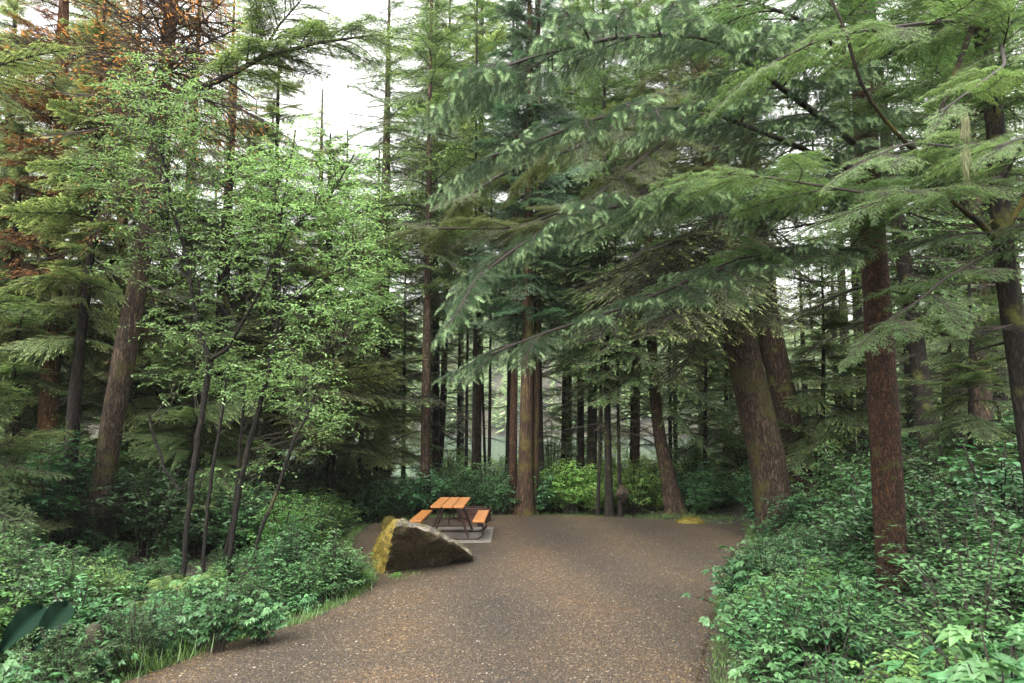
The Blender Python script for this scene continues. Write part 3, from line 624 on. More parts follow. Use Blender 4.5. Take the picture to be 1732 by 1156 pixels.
conifer('hemlock_tree', 'slim dark crooked trunk left of the thick furrowed trunk', [(118, 830, 22), (124, 700, 21), (131, 620, 18), (146, 500, 14), (157, 400, 12), (164, 250, 9)], 14.5, 12, zc=4.2, seed=83, Lm=1.5, kind='hem', mat='hemy', bark='bark_d', dead=12, zdead=2.5)
conifer('hemlock_tree', 'pale reddish trunk half hidden behind the thick furrowed trunk', [(182, 760, 26), (188, 600, 22), (204, 430, 17), (214, 330, 14)], 19.5, 15, zc=6, seed=84, Lm=2.4, kind='hem_lo', mat='hemy', bark='bark_o', dead=8,
        limbs=[([(190, 455, 16), (182, 452, 15.6), (205, 415, 15.2), (213, 370, 15)], .06, .03)])
conifer('hemlock_tree', 'hemlock with drooping light boughs sweeping in from the left border', [(-160, 900, 30), (-150, 500, 20)], 11, 5.6, zc=1.2, seed=85, Lm=2.8, kind='hemf', mat='hemy', bark='bark_a', dz=.36, per=3)
conifer('hemlock_tree', 'dense young hemlock at the left border below the rusty twigs', [(20, 860, 24), (24, 500, 18)], 15.5, 9, zc=1.4, seed=86, Lm=2.6, kind='hem', mat='hemy', bark='bark_d', dz=.3, per=3)
conifer('hemlock_tree', 'leafy green hemlock crown filling the top left corner', [(-190, 820, 60), (-150, 300, 50), (-130, 0, 40)], 10.5, 11, zc=6.6, seed=87, Lm=2.2, kind='hemf', mat='hemy', bark='bark_d', dz=.4, per=2, frontbias=0)
conifer('hemlock_tree', 'pale hemlock with layered boughs behind the slender saplings', [(470, 800, 16), (466, 500, 13)], 19, 12.5, zc=1.8, seed=88, Lm=2.9, kind='hem', mat='hemy', bark='bark_d', dz=.3, per=3)
conifer('hemlock_tree', 'pale hemlock whose boughs brush the thick reddish trunk left of the table', [(560, 830, 16), (556, 500, 13)], 21, 11, zc=1.6, seed=89, Lm=2.9, kind='hem', mat='hemy', bark='bark_d', dz=.3, per=3)
conifer('hemlock_tree', 'shaded hemlock between the thick furrowed trunk and the forked sapling', [(270, 820, 20), (276, 500, 16)], 18, 10.5, zc=1.5, seed=90, Lm=2.8, kind='hem', mat='hem', bark='bark_d', dz=.34, per=2, dead=6)
conifer('spruce_tree', 'tall conifer spire beside the open patch of sky', [(732, 790, 16), (731, 400, 13), (730, 100, 9)], 31, 22, zc=8, seed=91, Lm=3.3, kind='hem_lo', mat='hemy', bark='bark_a', dz=.36, per=3)
conifer('spruce_tree', 'thin conifer top pointing into the open patch of sky', [(543, 780, 12), (543, 300, 8)], 30, 16.6, zc=5, seed=92, Lm=2.2, kind='hem_lo', mat='hemy', bark='bark_a', dz=.4, per=3)
conifer('spruce_tree', 'sparse conifer top left of the thin one under the open sky', [(462, 780, 12), (460, 300, 8)], 27, 14.6, zc=5, seed=93, Lm=1.9, kind='hem_lo', mat='hemy', bark='bark_a', dz=.45, per=2)

conifer('hemlock_tree', 'tall lacy hemlock right of the spire, its top above the cedar clump', [(808, 800, 12), (812, 400, 11), (815, 100, 8)], 27, 19, zc=7, seed=94, Lm=3.2, kind='hem', mat='hemy', bark='bark_a', dz=.36, per=3)
conifer('hemlock_tree', 'light green hemlock towering over the slanting trunk', [(1075, 800, 14), (1078, 400, 12)], 25, 18, zc=6, seed=95, Lm=3.4, kind='hem', mat='hemy', bark='bark_a', dz=.38, per=3)
conifer('hemlock_tree', 'light green hemlock filling the canopy above the dark trunk group', [(960, 800, 14), (962, 400, 12)], 27, 18, zc=6.5, seed=96, Lm=3.2, kind='hem', mat='hemy', bark='bark_a', dz=.38, per=3)

for i, (px, Y, H, lab) in enumerate([(330, 15.5, 5.6, 'short pale hemlock filling the gap behind the forked sapling'), (60, 16.5, 6.2, 'short light green hemlock left of the thick furrowed trunk'), (610, 23, 7.5, 'young hemlock with pale tiered boughs left of the table'),
                                (215, 17, 8, 'yellow-green hemlock directly behind the thick furrowed trunk'), (1390, 19.5, 7, 'young hemlock between the two large right-hand trunks and the reddish one'), (1640, 13, 5.2, 'short hemlock in the thicket near the right border')]):
    conifer('young_hemlock', lab, [(px, 830, 10), (px + 3, 600, 7)], Y, H, zc=.7, seed=140 + i, Lm=[1.9, 1.8, 2.2, 2.4, 2.2, 1.8][i], kind='hem', mat='hemy' if i < 4 else 'hem', bark='bark_d', dz=.3, per=3, sides=8)

conifer('young_hemlock', 'young hemlock with light layered boughs in front of the orange-barked tree', [(-70, 880, 10), (-66, 600, 7)], 12.2, 5.3, zc=.9, seed=150, Lm=1.8, kind='hemf', mat='hemy', bark='bark_d', dz=.34, per=3, sides=8)
conifer('hemlock_tree', 'soft green conifer closing the lower part of the sky opening', [(642, 790, 12), (640, 400, 8)], 26.5, 12.6, zc=2.5, seed=97, Lm=2.6, kind='hem', mat='hemy', bark='bark_a', dz=.34, per=3)
conifer('hemlock_tree', 'soft green conifer whose tip ends below the thin top in the sky opening', [(588, 790, 12), (586, 400, 8)], 28, 14.0, zc=3, seed=98, Lm=2.4, kind='hem', mat='hemy', bark='bark_a', dz=.34, per=3)
conifer('hemlock_tree', 'pale green conifer filling the top left corner behind the rusty twigs', [(10, 760, 20), (14, 300, 15)], 21, 16, zc=3, seed=99, Lm=3.2, kind='hem', mat='hemy', bark='bark_d', dz=.4, per=3)
for i, (px, Y, H, lab) in enumerate([(952, 26, 7, 'young hemlock with green tiers just right of the cedar clump'), (1068, 25, 7.5, 'young hemlock between the mossy-lump stem and the slanting trunk'), (1192, 24, 8, 'young hemlock between the slanting trunk and the huge leaning spruce'), (1226, 27, 9, 'taller young hemlock left of the huge leaning spruce'),
                                (682, 25, 8, 'young hemlock just left of the trunk at the table'), (775, 29, 8, 'young hemlock seen through the thin stems above the table'), (1015, 30, 9, 'young hemlock behind the widest dark trunk')]):
    conifer('young_hemlock', lab, [(px, 830, 8), (px + 2, 600, 5)], Y, H, zc=[1.6, 1.8, .9, 1.6, 1.2, 1.4, 2][i], seed=160 + i, Lm=2.1, kind='hem_lo', mat='hemy' if i % 2 else 'hem', bark='bark_d', dz=.36, per=3, sides=8, tint=.15)

# ---- deciduous saplings
def sapling(name, label, stems, Y, blobs, seed, leafl=.078, dens=1., group=None, kind='tree', mat='dec', k=19):
    rng = rot(seed); P0 = P(*stems[0][0][:2], Y); base = np.array([P0[0], Y, float(ground_z(P0[0], Y))])
    root = empty(name, base, label, kind, group)
    t = MB(); sk = []
    for st in stems:
        pts = [[*P(a, b, Y + (c2 if len(q) > 3 else 0)), w / 2 * Y / F] for q in st for (a, b, w, c2) in [(*q, 0)[:4]]]
        pts = np.array(pts)
        if st is stems[0] or st[0][1] > 930:
            gz = ground_z(pts[0][0], Y) - .1
            if pts[0][2] > gz: pts = np.vstack([[pts[0][0], pts[0][1], gz, pts[0][3]], pts])
        sp = smooth_path(pts, 36); sp[:, :2] += np.cumsum(rng.normal(0, .006, (36, 2)), 0)
        t.tube(sp[:, :3], sp[:, 3] * .78, 8, 0, wob=.08, rng=rng); sk.append(sp[6:, :3])
    sk = np.concatenate(sk); t.build('trunk', M['bark_s'], root, smooth=True, loc=base)
    c = MB(); sets = []
    for (px, py, rx, ry, dY, rd, n) in blobs:
        n = int(n * dens)
        for i in range(n):
            while True:
                u = rng.uniform(-1, 1, 3)
                if u @ u < 1: break
            tg = P(px + u[0] * rx, py + u[1] * ry, Y + dY + u[2] * rd)
            d2 = np.linalg.norm((sk - tg) * [1, 1, 1.6] + [0, 0, .8], axis=1); j = np.argmin(d2 + rng.random(len(sk)) * .5); s0 = sk[j]
            md = (s0 + tg) / 2 + [0, 0, -.08] + rng.normal(0, .06, 3); ln = np.linalg.norm(tg - s0)
            if i % 2 == 0: c.tube([s0, md, tg], np.array([.004 + .0028 * ln, .003 + .0018 * ln, .002]), 3, 1)
            for _ in range(3):
                a = rng.random() * 6.28; d = np.array([cos(a), sin(a), rng.uniform(-.35, .5)]); l = rng.uniform(.22, .5)
                m = k // 3 + rng.integers(0, 3); uu = (np.arange(m) + .5) / m
                q = tg + np.outer(uu * l, d) - np.outer(uu ** 2 * l * .3, [0, 0, 1])
                c.tube([tg, tg + d * l * .5, q[-1]], [.003, .002, .001], 3, 1)
                si = np.where(np.arange(m) % 2, 1., -1.); lat = np.array([-sin(a), cos(a), 0])
                dd = d * .7 + lat * si[:, None] * .9 + rng.normal(0, .3, (m, 3)) + [0, 0, -.25]
                sets.append(LS(q, dd, nrm(np.array([0, 0, 1.]) + rng.normal(0, .4, (m, 3))), leafl * rng.uniform(.6, 1.25, m), leafl * .34, np.clip(rng.normal(.5, .28, m), 0, 1)))
    put(c, cat(sets), OV if leafl > .07 else KITE, 0)
    c.build('crown', [M[mat], M['twig']], root, loc=base)
    return root
sapling('deciduous_sapling', 'slender dark sapling forking into a wide Y, with bright green leaves',
        [[(306, 1000, 11), (318, 880, 12), (330, 780, 13), (345, 680, 13), (356, 608, 15)],
         [(356, 608, 12), (340, 570, 10), (325, 500, 9), (316, 440, 8), (300, 380, 8), (288, 330, 6), (270, 240, 5), (250, 170, 4)],
         [(356, 608, 10), (385, 592, 9), (402, 560, 8), (440, 500, 7), (470, 440, 5), (500, 380, 4)],
         [(322, 480, 7), (300, 450, 6), (275, 400, 4)], [(305, 830, 6), (275, 790, 6), (250, 700, 5)]], 12.0,
        [(270, 170, 110, 90, 0, 1.2, 110), (240, 300, 130, 100, 0, 1.4, 130), (400, 420, 110, 90, 0, 1.3, 70), (330, 560, 90, 60, 0, 1., 30), (250, 440, 80, 60, 0, 1, 30), (300, 640, 60, 40, .6, 1, 12)], 101)
sapling('deciduous_sapling', 'tall slanting dark sapling to the right of the forked one, crown bright green',
        [[(383, 975, 12), (398, 860, 12), (415, 770, 12), (440, 680, 11), (458, 600, 9), (470, 530, 8), (468, 440, 7), (480, 330, 5), (500, 220, 4)],
         [(470, 590, 5), (530, 600, 4), (580, 580, 3)], [(470, 520, 5), (540, 470, 4), (620, 440, 3)], [(475, 400, 5), (560, 330, 4), (600, 260, 3)]], 12.3,
        [(520, 300, 120, 110, 0, 1.4, 150), (600, 400, 90, 110, 0, 1.3, 120), (450, 330, 90, 90, 0, 1.3, 80), (540, 520, 110, 60, 0, 1.2, 60), (620, 540, 60, 60, 0, 1, 30), (640, 480, 60, 70, 0, 1, 30), (480, 650, 100, 50, .6, 1, 30), (560, 720, 70, 50, .8, .8, 22), (430, 790, 70, 50, .6, .8, 14)], 102)
sapling('deciduous_sapling', 'thin dark stem standing between the two tallest saplings', [[(343, 985, 8), (352, 880, 8), (362, 790, 8), (378, 700, 6), (385, 620, 4)]], 12.1, [(385, 640, 60, 50, 0, .8, 26)], 103)
sapling('deciduous_sapling', 'short thin stem leaning against the tall slanting sapling', [[(374, 975, 8), (386, 900, 8), (398, 790, 7), (405, 700, 6), (410, 640, 4)]], 12.5, [(430, 660, 60, 50, 0, .8, 24)], 104)
sapling('deciduous_sapling', 'stem leaning far right beside the bright bush', [[(415, 985, 7), (440, 900, 8), (470, 830, 8), (490, 760, 7), (520, 700, 5), (545, 640, 4)]], 12.0, [(530, 680, 60, 60, 0, .8, 34), (500, 600, 60, 50, 0, .8, 24)], 105)

# ---- background conifers, shared meshes
BG = []
for i in range(5):
    h = [11, 14, 17, 20, 13][i]
    pth = np.array([[0, 0, -.4, .22 - .01 * i], [.1, 0, h * .5, .13], [0, 0, h, .02]])
    BG.append((conifer('conifer', 'dim conifer deep in the woods', None, 0, h, zc=[.9, 2.2, 3.4, 4.2, 1.4][i], seed=200 + i, Lm=[2.3, 2.5, 2.7, 2.8, 2.5][i], kind='far' if i % 2 else 'hem_lo', mat='far', bark='bark_d', dz=.55, per=3, sides=8, path=pth, dead=6 if i in (2, 3) else 0, zdead=1), h))
r_ = rot(300); spots = []
tries = 0
while len(spots) < 84 and tries < 20000:
    tries += 1
    y = r_.uniform(17, 42); x = r_.uniform(-1, 1) * (y * .80 + 3)
    px = 866 + x / y * 1251
    if y < 24 and 590 < px < 1330: continue
    if y < 30 and (690 < px < 1190): continue
    if 480 < px < 700 and y < 33: continue
    if x > 0 and y < 21 and px < 1380: continue
    if min([math.hypot(x - a, y - b) for a, b, _ in spots] + [9]) < 1.7: continue
    if 700 < px < 1250 and r_.random() < .85: continue
    spots.append((x, y, px))
used = set()
for (x, y, px) in spots:
    mid = 560 < px < 1250
    opts = ([1, 2] if px > 900 else [2, 3]) if mid else [0, 1, 2, 3, 4]
    if 440 < px < 720: opts = [0, 4]
    i = int(r_.choice(opts)); root, h = BG[i]
    g = 'left' if px < 560 else ('mid' if mid else 'right')
    lab, grp = {'left': ('dim conifer deep in the woods behind the left-hand thicket', 'conifers deep in the left woods'),
                'mid': ('slender conifer on the lake shore behind the gravel bay', 'conifers along the lake shore'),
                'right': ('dim conifer deep in the woods behind the right-hand thicket', 'conifers deep in the right woods')}[g]
    ad = ['short bushy', 'low-branched', 'medium-tall', 'tall', 'dense young'][i]
    wh = [(60, 'at the left border'), (160, 'left of the thick furrowed trunk'), (300, 'right behind the thick furrowed trunk'), (430, 'behind the forked sapling'), (560, 'behind the slanting sapling'), (700, 'left of the picnic table'), (860, 'above the picnic table'), (1000, 'right of the cedar clump'), (1120, 'near the slanting trunk'), (1250, 'left of the huge leaning spruce'), (1330, 'behind the huge leaning spruce'),
          (1460, 'between the huge leaning spruce and the reddish trunk'), (1560, 'behind the reddish trunk'), (1660, 'right of the reddish trunk'), (9999, 'at the right border')]
    dp = 'far back' if y > 30 else 'in the woods'
    lab = ad + ' conifer ' + dp + ' ' + next(t for q, t in wh if px < q)
    sc = r_.uniform(.8, 1.15)
    if 440 < px < 720: sc = min(sc, .9)
    loc = (x, y, float(ground_z(x, y)) - .05)
    if i not in used: used.add(i); root.location = loc; root.scale = (sc,) * 3; root['label'] = lab; root['group'] = grp; root.rotation_euler = (0, 0, r_.random() * 6)
    else: dup(root, loc, r_.random() * 6.28, sc, lab, grp)
for i, (root, h) in enumerate(BG):
    if i not in used:
        for c in list(root.children): bpy.data.objects.remove(c)
        bpy.data.objects.remove(root)

# ------------------------------------------------------------------ undergrowth
def shrub_sets(rng, h, r, kind, nst, ll, fill=1.):
    """returns leaf set and stem lines of a shrub standing at the origin"""
    sets = []; lines = []
    for s in range(nst):
        a = rng.random() * 6.28; out = r * rng.random() ** .6; hh = h * (1 - .45 * (out / r) ** 2) * rng.uniform(.6, 1.08)
        tip = np.array([cos(a) * out, sin(a) * out, hh]); b = np.array([cos(a) * out * .2, sin(a) * out * .2, -.05])
        u = np.linspace(0, 1, 6)[:, None]; mid = np.array([cos(a) * out * .3, sin(a) * out * .3, hh * .75])
        q = (1 - u) ** 2 * b + 2 * u * (1 - u) * mid + u ** 2 * tip; lines.append((q, .007 * (h + .3)))
        if kind in ('small', 'bright'):
            nt_ = int(11 * fill)
            for k in range(nt_):
                uu = .3 + .7 * (k + rng.random()) / nt_; p0 = (1 - uu) ** 2 * b + 2 * uu * (1 - uu) * mid + uu ** 2 * tip
                a2 = rng.random() * 6.28; l = rng.uniform(.12, .30) * (1.15 - .5 * uu) * (r / .8) ** .4
                d = np.array([cos(a2), sin(a2), rng.uniform(-.1, .35)]); m = max(4, int(l / (ll * .42))); w = (np.arange(m) + .5) / m
                qq = p0 + np.outer(w * l, d) - np.outer(w * w * l * .35, [0, 0, 1]); lines.append((np.array([p0, p0 + d * l * .6]), .0025))
                si = np.where(np.arange(m) % 2, 1., -1.); lat = np.array([-sin(a2), cos(a2), 0.])
                dd = d * .6 + lat * si[:, None] + rng.normal(0, .2, (m, 3)) + [0, 0, -.15]
                sets.append(LS(qq, dd, nrm(np.array([0, 0, 1.]) + rng.normal(0, .28, (m, 3))), ll * rng.uniform(.65, 1.2, m), ll * .5, np.clip(.25 + .5 * rng.random(m) + .25 * (uu > .8), 0, 1)))
        else:                              # trifoliate / lobed big leaves on petioles
            nl = int(8 * fill)
            for k in range(nl):
                uu = .3 + .7 * (k + rng.random()) / nl; p0 = (1 - uu) ** 2 * b + 2 * uu * (1 - uu) * mid + uu ** 2 * tip
                a2 = rng.random() * 6.28; pe = rng.uniform(.05, .13); d = np.array([cos(a2), sin(a2), .35]); p1 = p0 + d * pe; lines.append((np.array([p0, p1]), .002))
                d = np.array([cos(a2), sin(a2), rng.uniform(-.5, .05)]); nn = nrm(np.array([0, 0, 1.]) + rng.normal(0, .22, 3)); fr = frame(d, nn)
                L_ = ll * rng.uniform(.6, 1.2); t = np.clip(.15 + .55 * rng.random() + .25 * (uu > .85), 0, 1)
                angs = ((0, 1., .62), (62, .78, .55), (-62, .78, .55)) if kind == 'tri' else ((0, 1., .55), (38, .86, .5), (-38, .86, .5), (85, .6, .45), (-85, .6, .45))
                for an, f1, f2 in angs:
                    dd = fr @ np.array([cos(R(an)), sin(R(an)), -.05]); n3 = nn + .12 * fr @ np.array([0, sin(R(an)), 0]) * -1
                    sets.append(LS(p1 + (nn * .002 * abs(an) / 50), dd, n3, L_ * f1, L_ * f2 * (1 if kind == 'tri' else 1.15), t))
    return cat(sets), lines
def fern_sets(rng, n=9, L0=.6):
    sets = []; lines = []
    for i in range(n):
        a = i * 2.4 + rng.normal(0, .2); l = L0 * rng.uniform(.7, 1.15); m = 22; u = (np.arange(m) + 1) / (m + 1)
        pos = lambda u: np.stack([cos(a) * l * (u ** 1.2) * .85, sin(a) * l * (u ** 1.2) * .85, l * (.95 * u - .72 * u * u * u)], -1)
        q = pos(u); lines.append((pos(np.linspace(0, 1, 6)), .004)); tg = nrm(np.gradient(q, axis=0)); lat = np.array([-sin(a), cos(a), 0])
        for s in (-1, 1):
            w = l * .24 * np.sin(np.clip(u * 1.05 + .12, 0, 1) * pi) ** .8 + .01
            sets.append(LS(q, tg * .45 + lat * s + [0, 0, -.1], np.cross(tg, lat) * -1 * np.sign(np.cross(tg, lat)[:, 2:3] * -1 + 1e-9), w, l * .032, np.clip(rng.random(m) * .4 + .3, 0, 1)))
    return cat(sets), lines
def proto(name, sets, lines, mat, tpl, label, catg, group=None):
    root = empty(name, (0, 0, 0), label, catg, group); m = MB(); put(m, sets, tpl); m.build('foliage', M[mat], root)
    m = MB()
    for q, r in lines: m.tube(q, np.linspace(r, r * .4, len(q)), 4 if len(q) > 2 else 3)
    m.build('stem', M['twig'], root); return root
r_ = rot(500); PR = {}
for k, (kd, h, rr_, n, ll, mat, tpl) in dict(
        small=('small', 1.05, .75, 38, .048, 'ug', KITE), glow=('small', 1.35, .85, 38, .075, 'ugy', OV), smallb=('small', 1.2, .8, 36, .07, 'ug', OV), bright=('bright', 1.35, .85, 36, .07, 'ugl', OV), mid=('small', 1.3, .8, 34, .08, 'ugb', OV),
        tri=('tri', .95, .65, 26, .115, 'ugb', SR), lob=('lob', 1.05, .6, 20, .13, 'ugb', SR), low=('tri', .42, .45, 22, .075, 'ugb', OV), lowb=('small', .4, .45, 24, .05, 'ugl', OV)).items():
    PR[k] = []
    for v in range(2):
        s, l = shrub_sets(r_, h, rr_, kd, n, ll); PR[k].append([proto('shrub' if k not in ('tri', 'lob', 'low') else 'thimbleberry_bush', s, l, mat, tpl, 'leafy shrub', 'shrub' if k not in ('tri', 'lob') else 'bush'), False])
PR['fern'] = []
for v in range(2):
    s, l = fern_sets(r_, 10, .62); PR['fern'].append([proto('fern', s, l, 'fern', OV, 'fern', 'fern'), False])
KL = dict(small='small-leaved dark shrub', smallb='oval-leaved green shrub', bright='fresh green shrub', glow='bright yellow-green shrub', mid='larger-leaved green shrub', tri='three-leaflet bush', lob='lobed-leaf thimbleberry bush', low='low three-leaflet plant', lowb='low small-leaved bright plant', fern='arching green fern')
LMK = [((-2.0, 13.5), 'by the mossy boulder'), ((-4.0, 11.6), 'below the bright saplings'), ((-4.9, 9.3), 'in front of the dark sapling stems'), ((-7.9, 13.2), 'around the thick furrowed trunk'), ((-6.0, 8), 'left of the forked sapling, near the border'), ((-5.0, 6.2), 'in the bottom left corner'),
       ((-3.2, 9), 'along the near left gravel edge'), ((-6.5, 17), 'behind the boulder, left of the table'), ((-3, 21.5), 'behind the picnic table'), ((0, 21.5), 'at the cedar clump'), ((2.2, 21.5), 'between the cedar clump and the dark trunks'), ((4, 21.5), 'beside the slanting trunk'), ((6.3, 20.5), 'by the yellow mossy rock'),
       ((6, 16), 'at the foot of the huge leaning spruce'), ((4.3, 12.6), 'between the gravel and the huge leaning spruce'), ((2.9, 9.4), 'where the right bank bulges over the gravel'), ((4.6, 9.5), 'around the reddish trunk'), ((8, 13), 'behind the reddish trunk'), ((7, 9), 'right of the reddish trunk'), ((2.3, 6), 'at the lower right gravel edge'), ((3.8, 5.5), 'in the bottom right corner'), ((-9.5, 11), 'by the left border'), ((-4, 29), 'on the shore behind the table'), ((1, 29), 'on the shore behind the cedar clump'), ((5, 29), 'on the shore behind the dark trunks'), ((10, 29), 'on the shore behind the slanting trunk')]
HT = dict(small=1.15, smallb=1.3, bright=1.45, glow=1.45, mid=1.4, tri=1.05, lob=1.15, low=.5, lowb=.48, fern=.5)
TOPL = [(-200, 800), (0, 850), (120, 930), (200, 930), (290, 985), (400, 970), (470, 860), (540, 800), (600, 800), (640, 870)]
TOPR = [(1170, 935), (1240, 900), (1340, 875), (1400, 850), (1440, 1010), (1560, 1010), (1600, 830), (1732, 790), (1900, 780)]
def cap(k, x, y, sc):
    """the bushes in front of the stems stay low enough to show them"""
    px = 866 + x / y * 1251
    if x < 0 and y > 13.6 or x > 0 and y > (16 if px < 1400 else 9.2): return sc
    T = TOPL if x < 0 else TOPR; lim = np.interp(px, [a for a, b in T], [b for a, b in T]) + r_.normal(0, 14)
    if x < 0 and (px > 640 or px < -200): return sc
    z = CH - (lim - 716) / 1251 * y - float(ground_z(x, y)); return max(.38, min(sc, z / HT[k]))
def plant(k, x, y, sc=1., label=None, group=None, tilt=0., dz=0.):
    if group: sc = cap(k, x, y, sc); sw = 'low ' if sc < .62 else ('' if sc < .95 else ('tall ' if sc < 1.25 else 'very tall '))
    if group: label = (sw if not KL[k].startswith('low') else '') + KL[k] + ' ' + min(LMK, key=lambda q: (q[0][0] - x) ** 2 + (q[0][1] - y) ** 2)[1]
    e = PR[k][r_.integers(2)]; z = float(ground_z(x, y)) + dz; loc = (x, y, z); rz = r_.random() * 6.28; tl = (r_.normal(0, .06) + tilt, r_.normal(0, .06))
    if not e[1]:
        e[1] = True; o = e[0]; o.location = loc; o.rotation_euler = (*tl, rz); o.scale = (sc,) * 3; o['label'] = label
        if group: o['group'] = group
        return o
    o = dup(e[0], loc, rz, sc, label, group, tl)
    if not group and 'group' in o: del o['group']
    return o
count = {}
ZN = {'le': ('green leafy shrub on the bank along the left edge of the gravel', 'shrubs along the left gravel edge'),
      'lb': ('leafy shrub deep in the thicket around the left-hand trunks', 'shrubs in the left thicket'),
      're': ('leafy shrub spilling over the right edge of the gravel', 'shrubs along the right gravel edge'),
      'rb': ('leafy shrub in the thicket around the right-hand trunks', 'shrubs in the right thicket'),
      'fe': ('bright green shrub behind the far edge of the gravel', 'shrubs behind the far gravel edge')}
# near edge rows
placed = []
def okp(x, y, d):
    for a, b, c in placed:
        if (a - x) ** 2 + (b - y) ** 2 < (d) ** 2: return False
    placed.append((x, y, d)); return True
def visible(x, y, m=1.): return y > 2.2 and abs(x) < y * .70 + m
nplant = 0
for zone, n, dmin, ymin, ymax in (('le', 70, .5, 4.5, 19), ('re', 60, .48, 3.2, 18.5)):
    t = 0; c = 0
    while c < n and t < 6000:
        t += 1; y = ymin + (ymax - ymin) * r_.random() ** 1.2; o_ = .32 + 1.3 * r_.random() ** 1.3
        x = xl(y) - o_ if zone == 'le' else xr(y) + o_
        if not visible(x, y): continue
        if zone == 're' and 5.5 < y < 9.2 and 1430 < 866 + x / y * 1251 < 1590: continue
        if zone == 'le' and ((y < 9.5 and x < -4.5) or (12.2 < y < 20 and x > -4.3)): continue
        if not okp(x, y, dmin * (.8 if o_ < .6 else 1)): continue
        if o_ < .62: k = str(r_.choice(['low', 'lowb', 'tri', 'small'] if zone == 'le' else ['tri', 'low', 'smallb', 'lob'])); sc = r_.uniform(.6, .85)
        else: k = str(r_.choice(['small', 'smallb', 'mid', 'tri', 'bright'] if zone == 'le' else ['small', 'smallb', 'tri', 'mid', 'tri'])); sc = r_.uniform(.75, 1.1)
        if zone == 'le' and y > 11: k = str(r_.choice(['bright', 'smallb', 'bright', 'mid']))
        plant(k, x, y, sc, *ZN[zone]); c += 1; nplant += 1
for zone, n, dmin in (('lb', 85, .8), ('rb', 75, .8), ('fe', 74, .5)):
    t = 0; c = 0
    while c < n and t < 9000:
        t += 1
        if zone == 'fe': y = r_.uniform(20.7, 24.8); x = r_.uniform(-6, 8.5); px = 866 + x / y * 1251
        elif zone == 'lb': y = 5 + 17 * r_.random() ** .8; x = xl(y) - 1.5 - r_.random() ** 1.2 * 9
        else: y = 4 + 15 * r_.random() ** .8; x = xr(y) + 1.4 + r_.random() ** 1.2 * 8
        if zone == 'rb' and y < 9.2 and 1400 < 866 + x / y * 1251 < 1600: continue
        if not visible(x, y, 1.5) or not okp(x, y, dmin): continue
        if zone == 'fe':
            k = str(r_.choice(['glow', 'glow', 'bright'] if px > 925 else ['mid', 'smallb', 'mid'])); sc = r_.uniform(.7, 1.35)
            if px > 1130: k = str(r_.choice(['lob', 'mid'])); sc = r_.uniform(.8, 1.2)
        else: k = str(r_.choice(['small', 'small', 'smallb', 'mid', 'small'])); dd_ = (xl(y) - x) if zone == 'lb' else (x - xr(y)); sc = r_.uniform(.85, 1.2) + (.2 if zone == 'rb' else .15) * min(dd_, 5)
        if zone == 'lb' and y < 8.5 and x > -5.6: sc *= .6
        plant(k, x, y, sc, *ZN[zone]); c += 1; nplant += 1
t = 0; c = 0
while c < 34 and t < 3000:
    t += 1; y = r_.uniform(26, 33); x = r_.uniform(-7, 13)
    if not okp(x, y, 1.1): continue
    plant('glow' if r_.random() < .7 else 'bright', x, y, r_.uniform(1.3, 2.1), None, 'shrubs on the lake shore'); c += 1
for n_, x0, x1, y0, y1 in ((80, -9.5, -4.4, 5.8, 12.8), (26, 3.0, 6.2, 4.6, 9.0)):
    t = 0; c = 0
    while c < n_ and t < 3000:
        t += 1; x = r_.uniform(x0, x1); y = r_.uniform(y0, y1)
        if not visible(x, y, .3) or not okp(x, y, .4): continue
        plant(str(r_.choice(['mid', 'small', 'tri', 'bright', 'fern', 'low', 'smallb'])), x, y, r_.uniform(.6, .95), None, 'low plants between the taller shrubs'); c += 1
# named individuals
plant('lob', 2.95, 4.6, 1.15, 'tallest thimbleberry bush with broad pale leaves in the bottom right corner')
plant('tri', 2.0, 4.35, .8, 'low trifoliate bush at the bottom edge, right of the gravel')
plant('tri', 1.55, 4.9, .62, 'small bright-leaved bush touching the bottom edge beside the gravel')
plant('tri', 2.6, 4.5, 1.2, 'nearest leafy thimbleberry bush beside the bottom edge at lower right')
plant('tri', 3.15, 4.9, 1.35, 'tall three-leaflet bush at the right border above the nearest one')
plant('tri', 2.95, 10.1, .95, 'bush reaching farthest left over the gravel, below the huge leaning spruce')
plant('mid', 2.85, 8.7, .75, 'round leafy bush at the gravel edge left of the reddish trunk')
plant('lob', 3.9, 5.6, 1.05, 'broad-leaved bush at the right border behind the tallest thimbleberry')
plant('tri', 2.75, 6.6, .95, 'glossy bush leaning out over the gravel at lower right')
plant('lob', -2.95, 9.0, .62, 'thimbleberry with large pale pointed leaves at the left gravel edge')
plant('lob', -3.35, 8.7, .66, 'thimbleberry with big leaves just left of the palest one at the gravel edge')
plant('tri', -4.15, 6.3, .8, 'pale bush at the bottom edge in front of the huge dark leaf')
plant('tri', -4.6, 6.6, .85, 'pale leafy bush in the bottom left corner')
plant('tri', -5.1, 6.9, .7, 'pale leafy bush at the left border above the corner')
plant('low', -4.35, 6.9, 1.1, 'low pale leaves beside the small fern at bottom left')
plant('fern', -4.05, 7.35, .5, 'small bright fern beside the gravel at bottom left')
plant('fern', -5.0, 11.4, 1.25, 'drooping pale fern beside the thick furrowed trunk')
plant('fern', -3.1, 13.4, .9, 'fern left of the mossy boulder')
plant('fern', -3.0, 12.5, .8, 'bright fern in front of the green bush by the boulder')
plant('fern', 2.9, 6.9, .85, 'dark feathery fern under the bushes at lower right')
plant('fern', 3.5, 7.7, 1., 'wide fern at the foot of the reddish trunk')
plant('lowb', -2.55, 12.3, .8, 'low broad-leaved weeds against the lower left side of the boulder')
plant('lowb', -1.95, 12.65, .32, 'tiny weed growing at the front foot of the boulder')
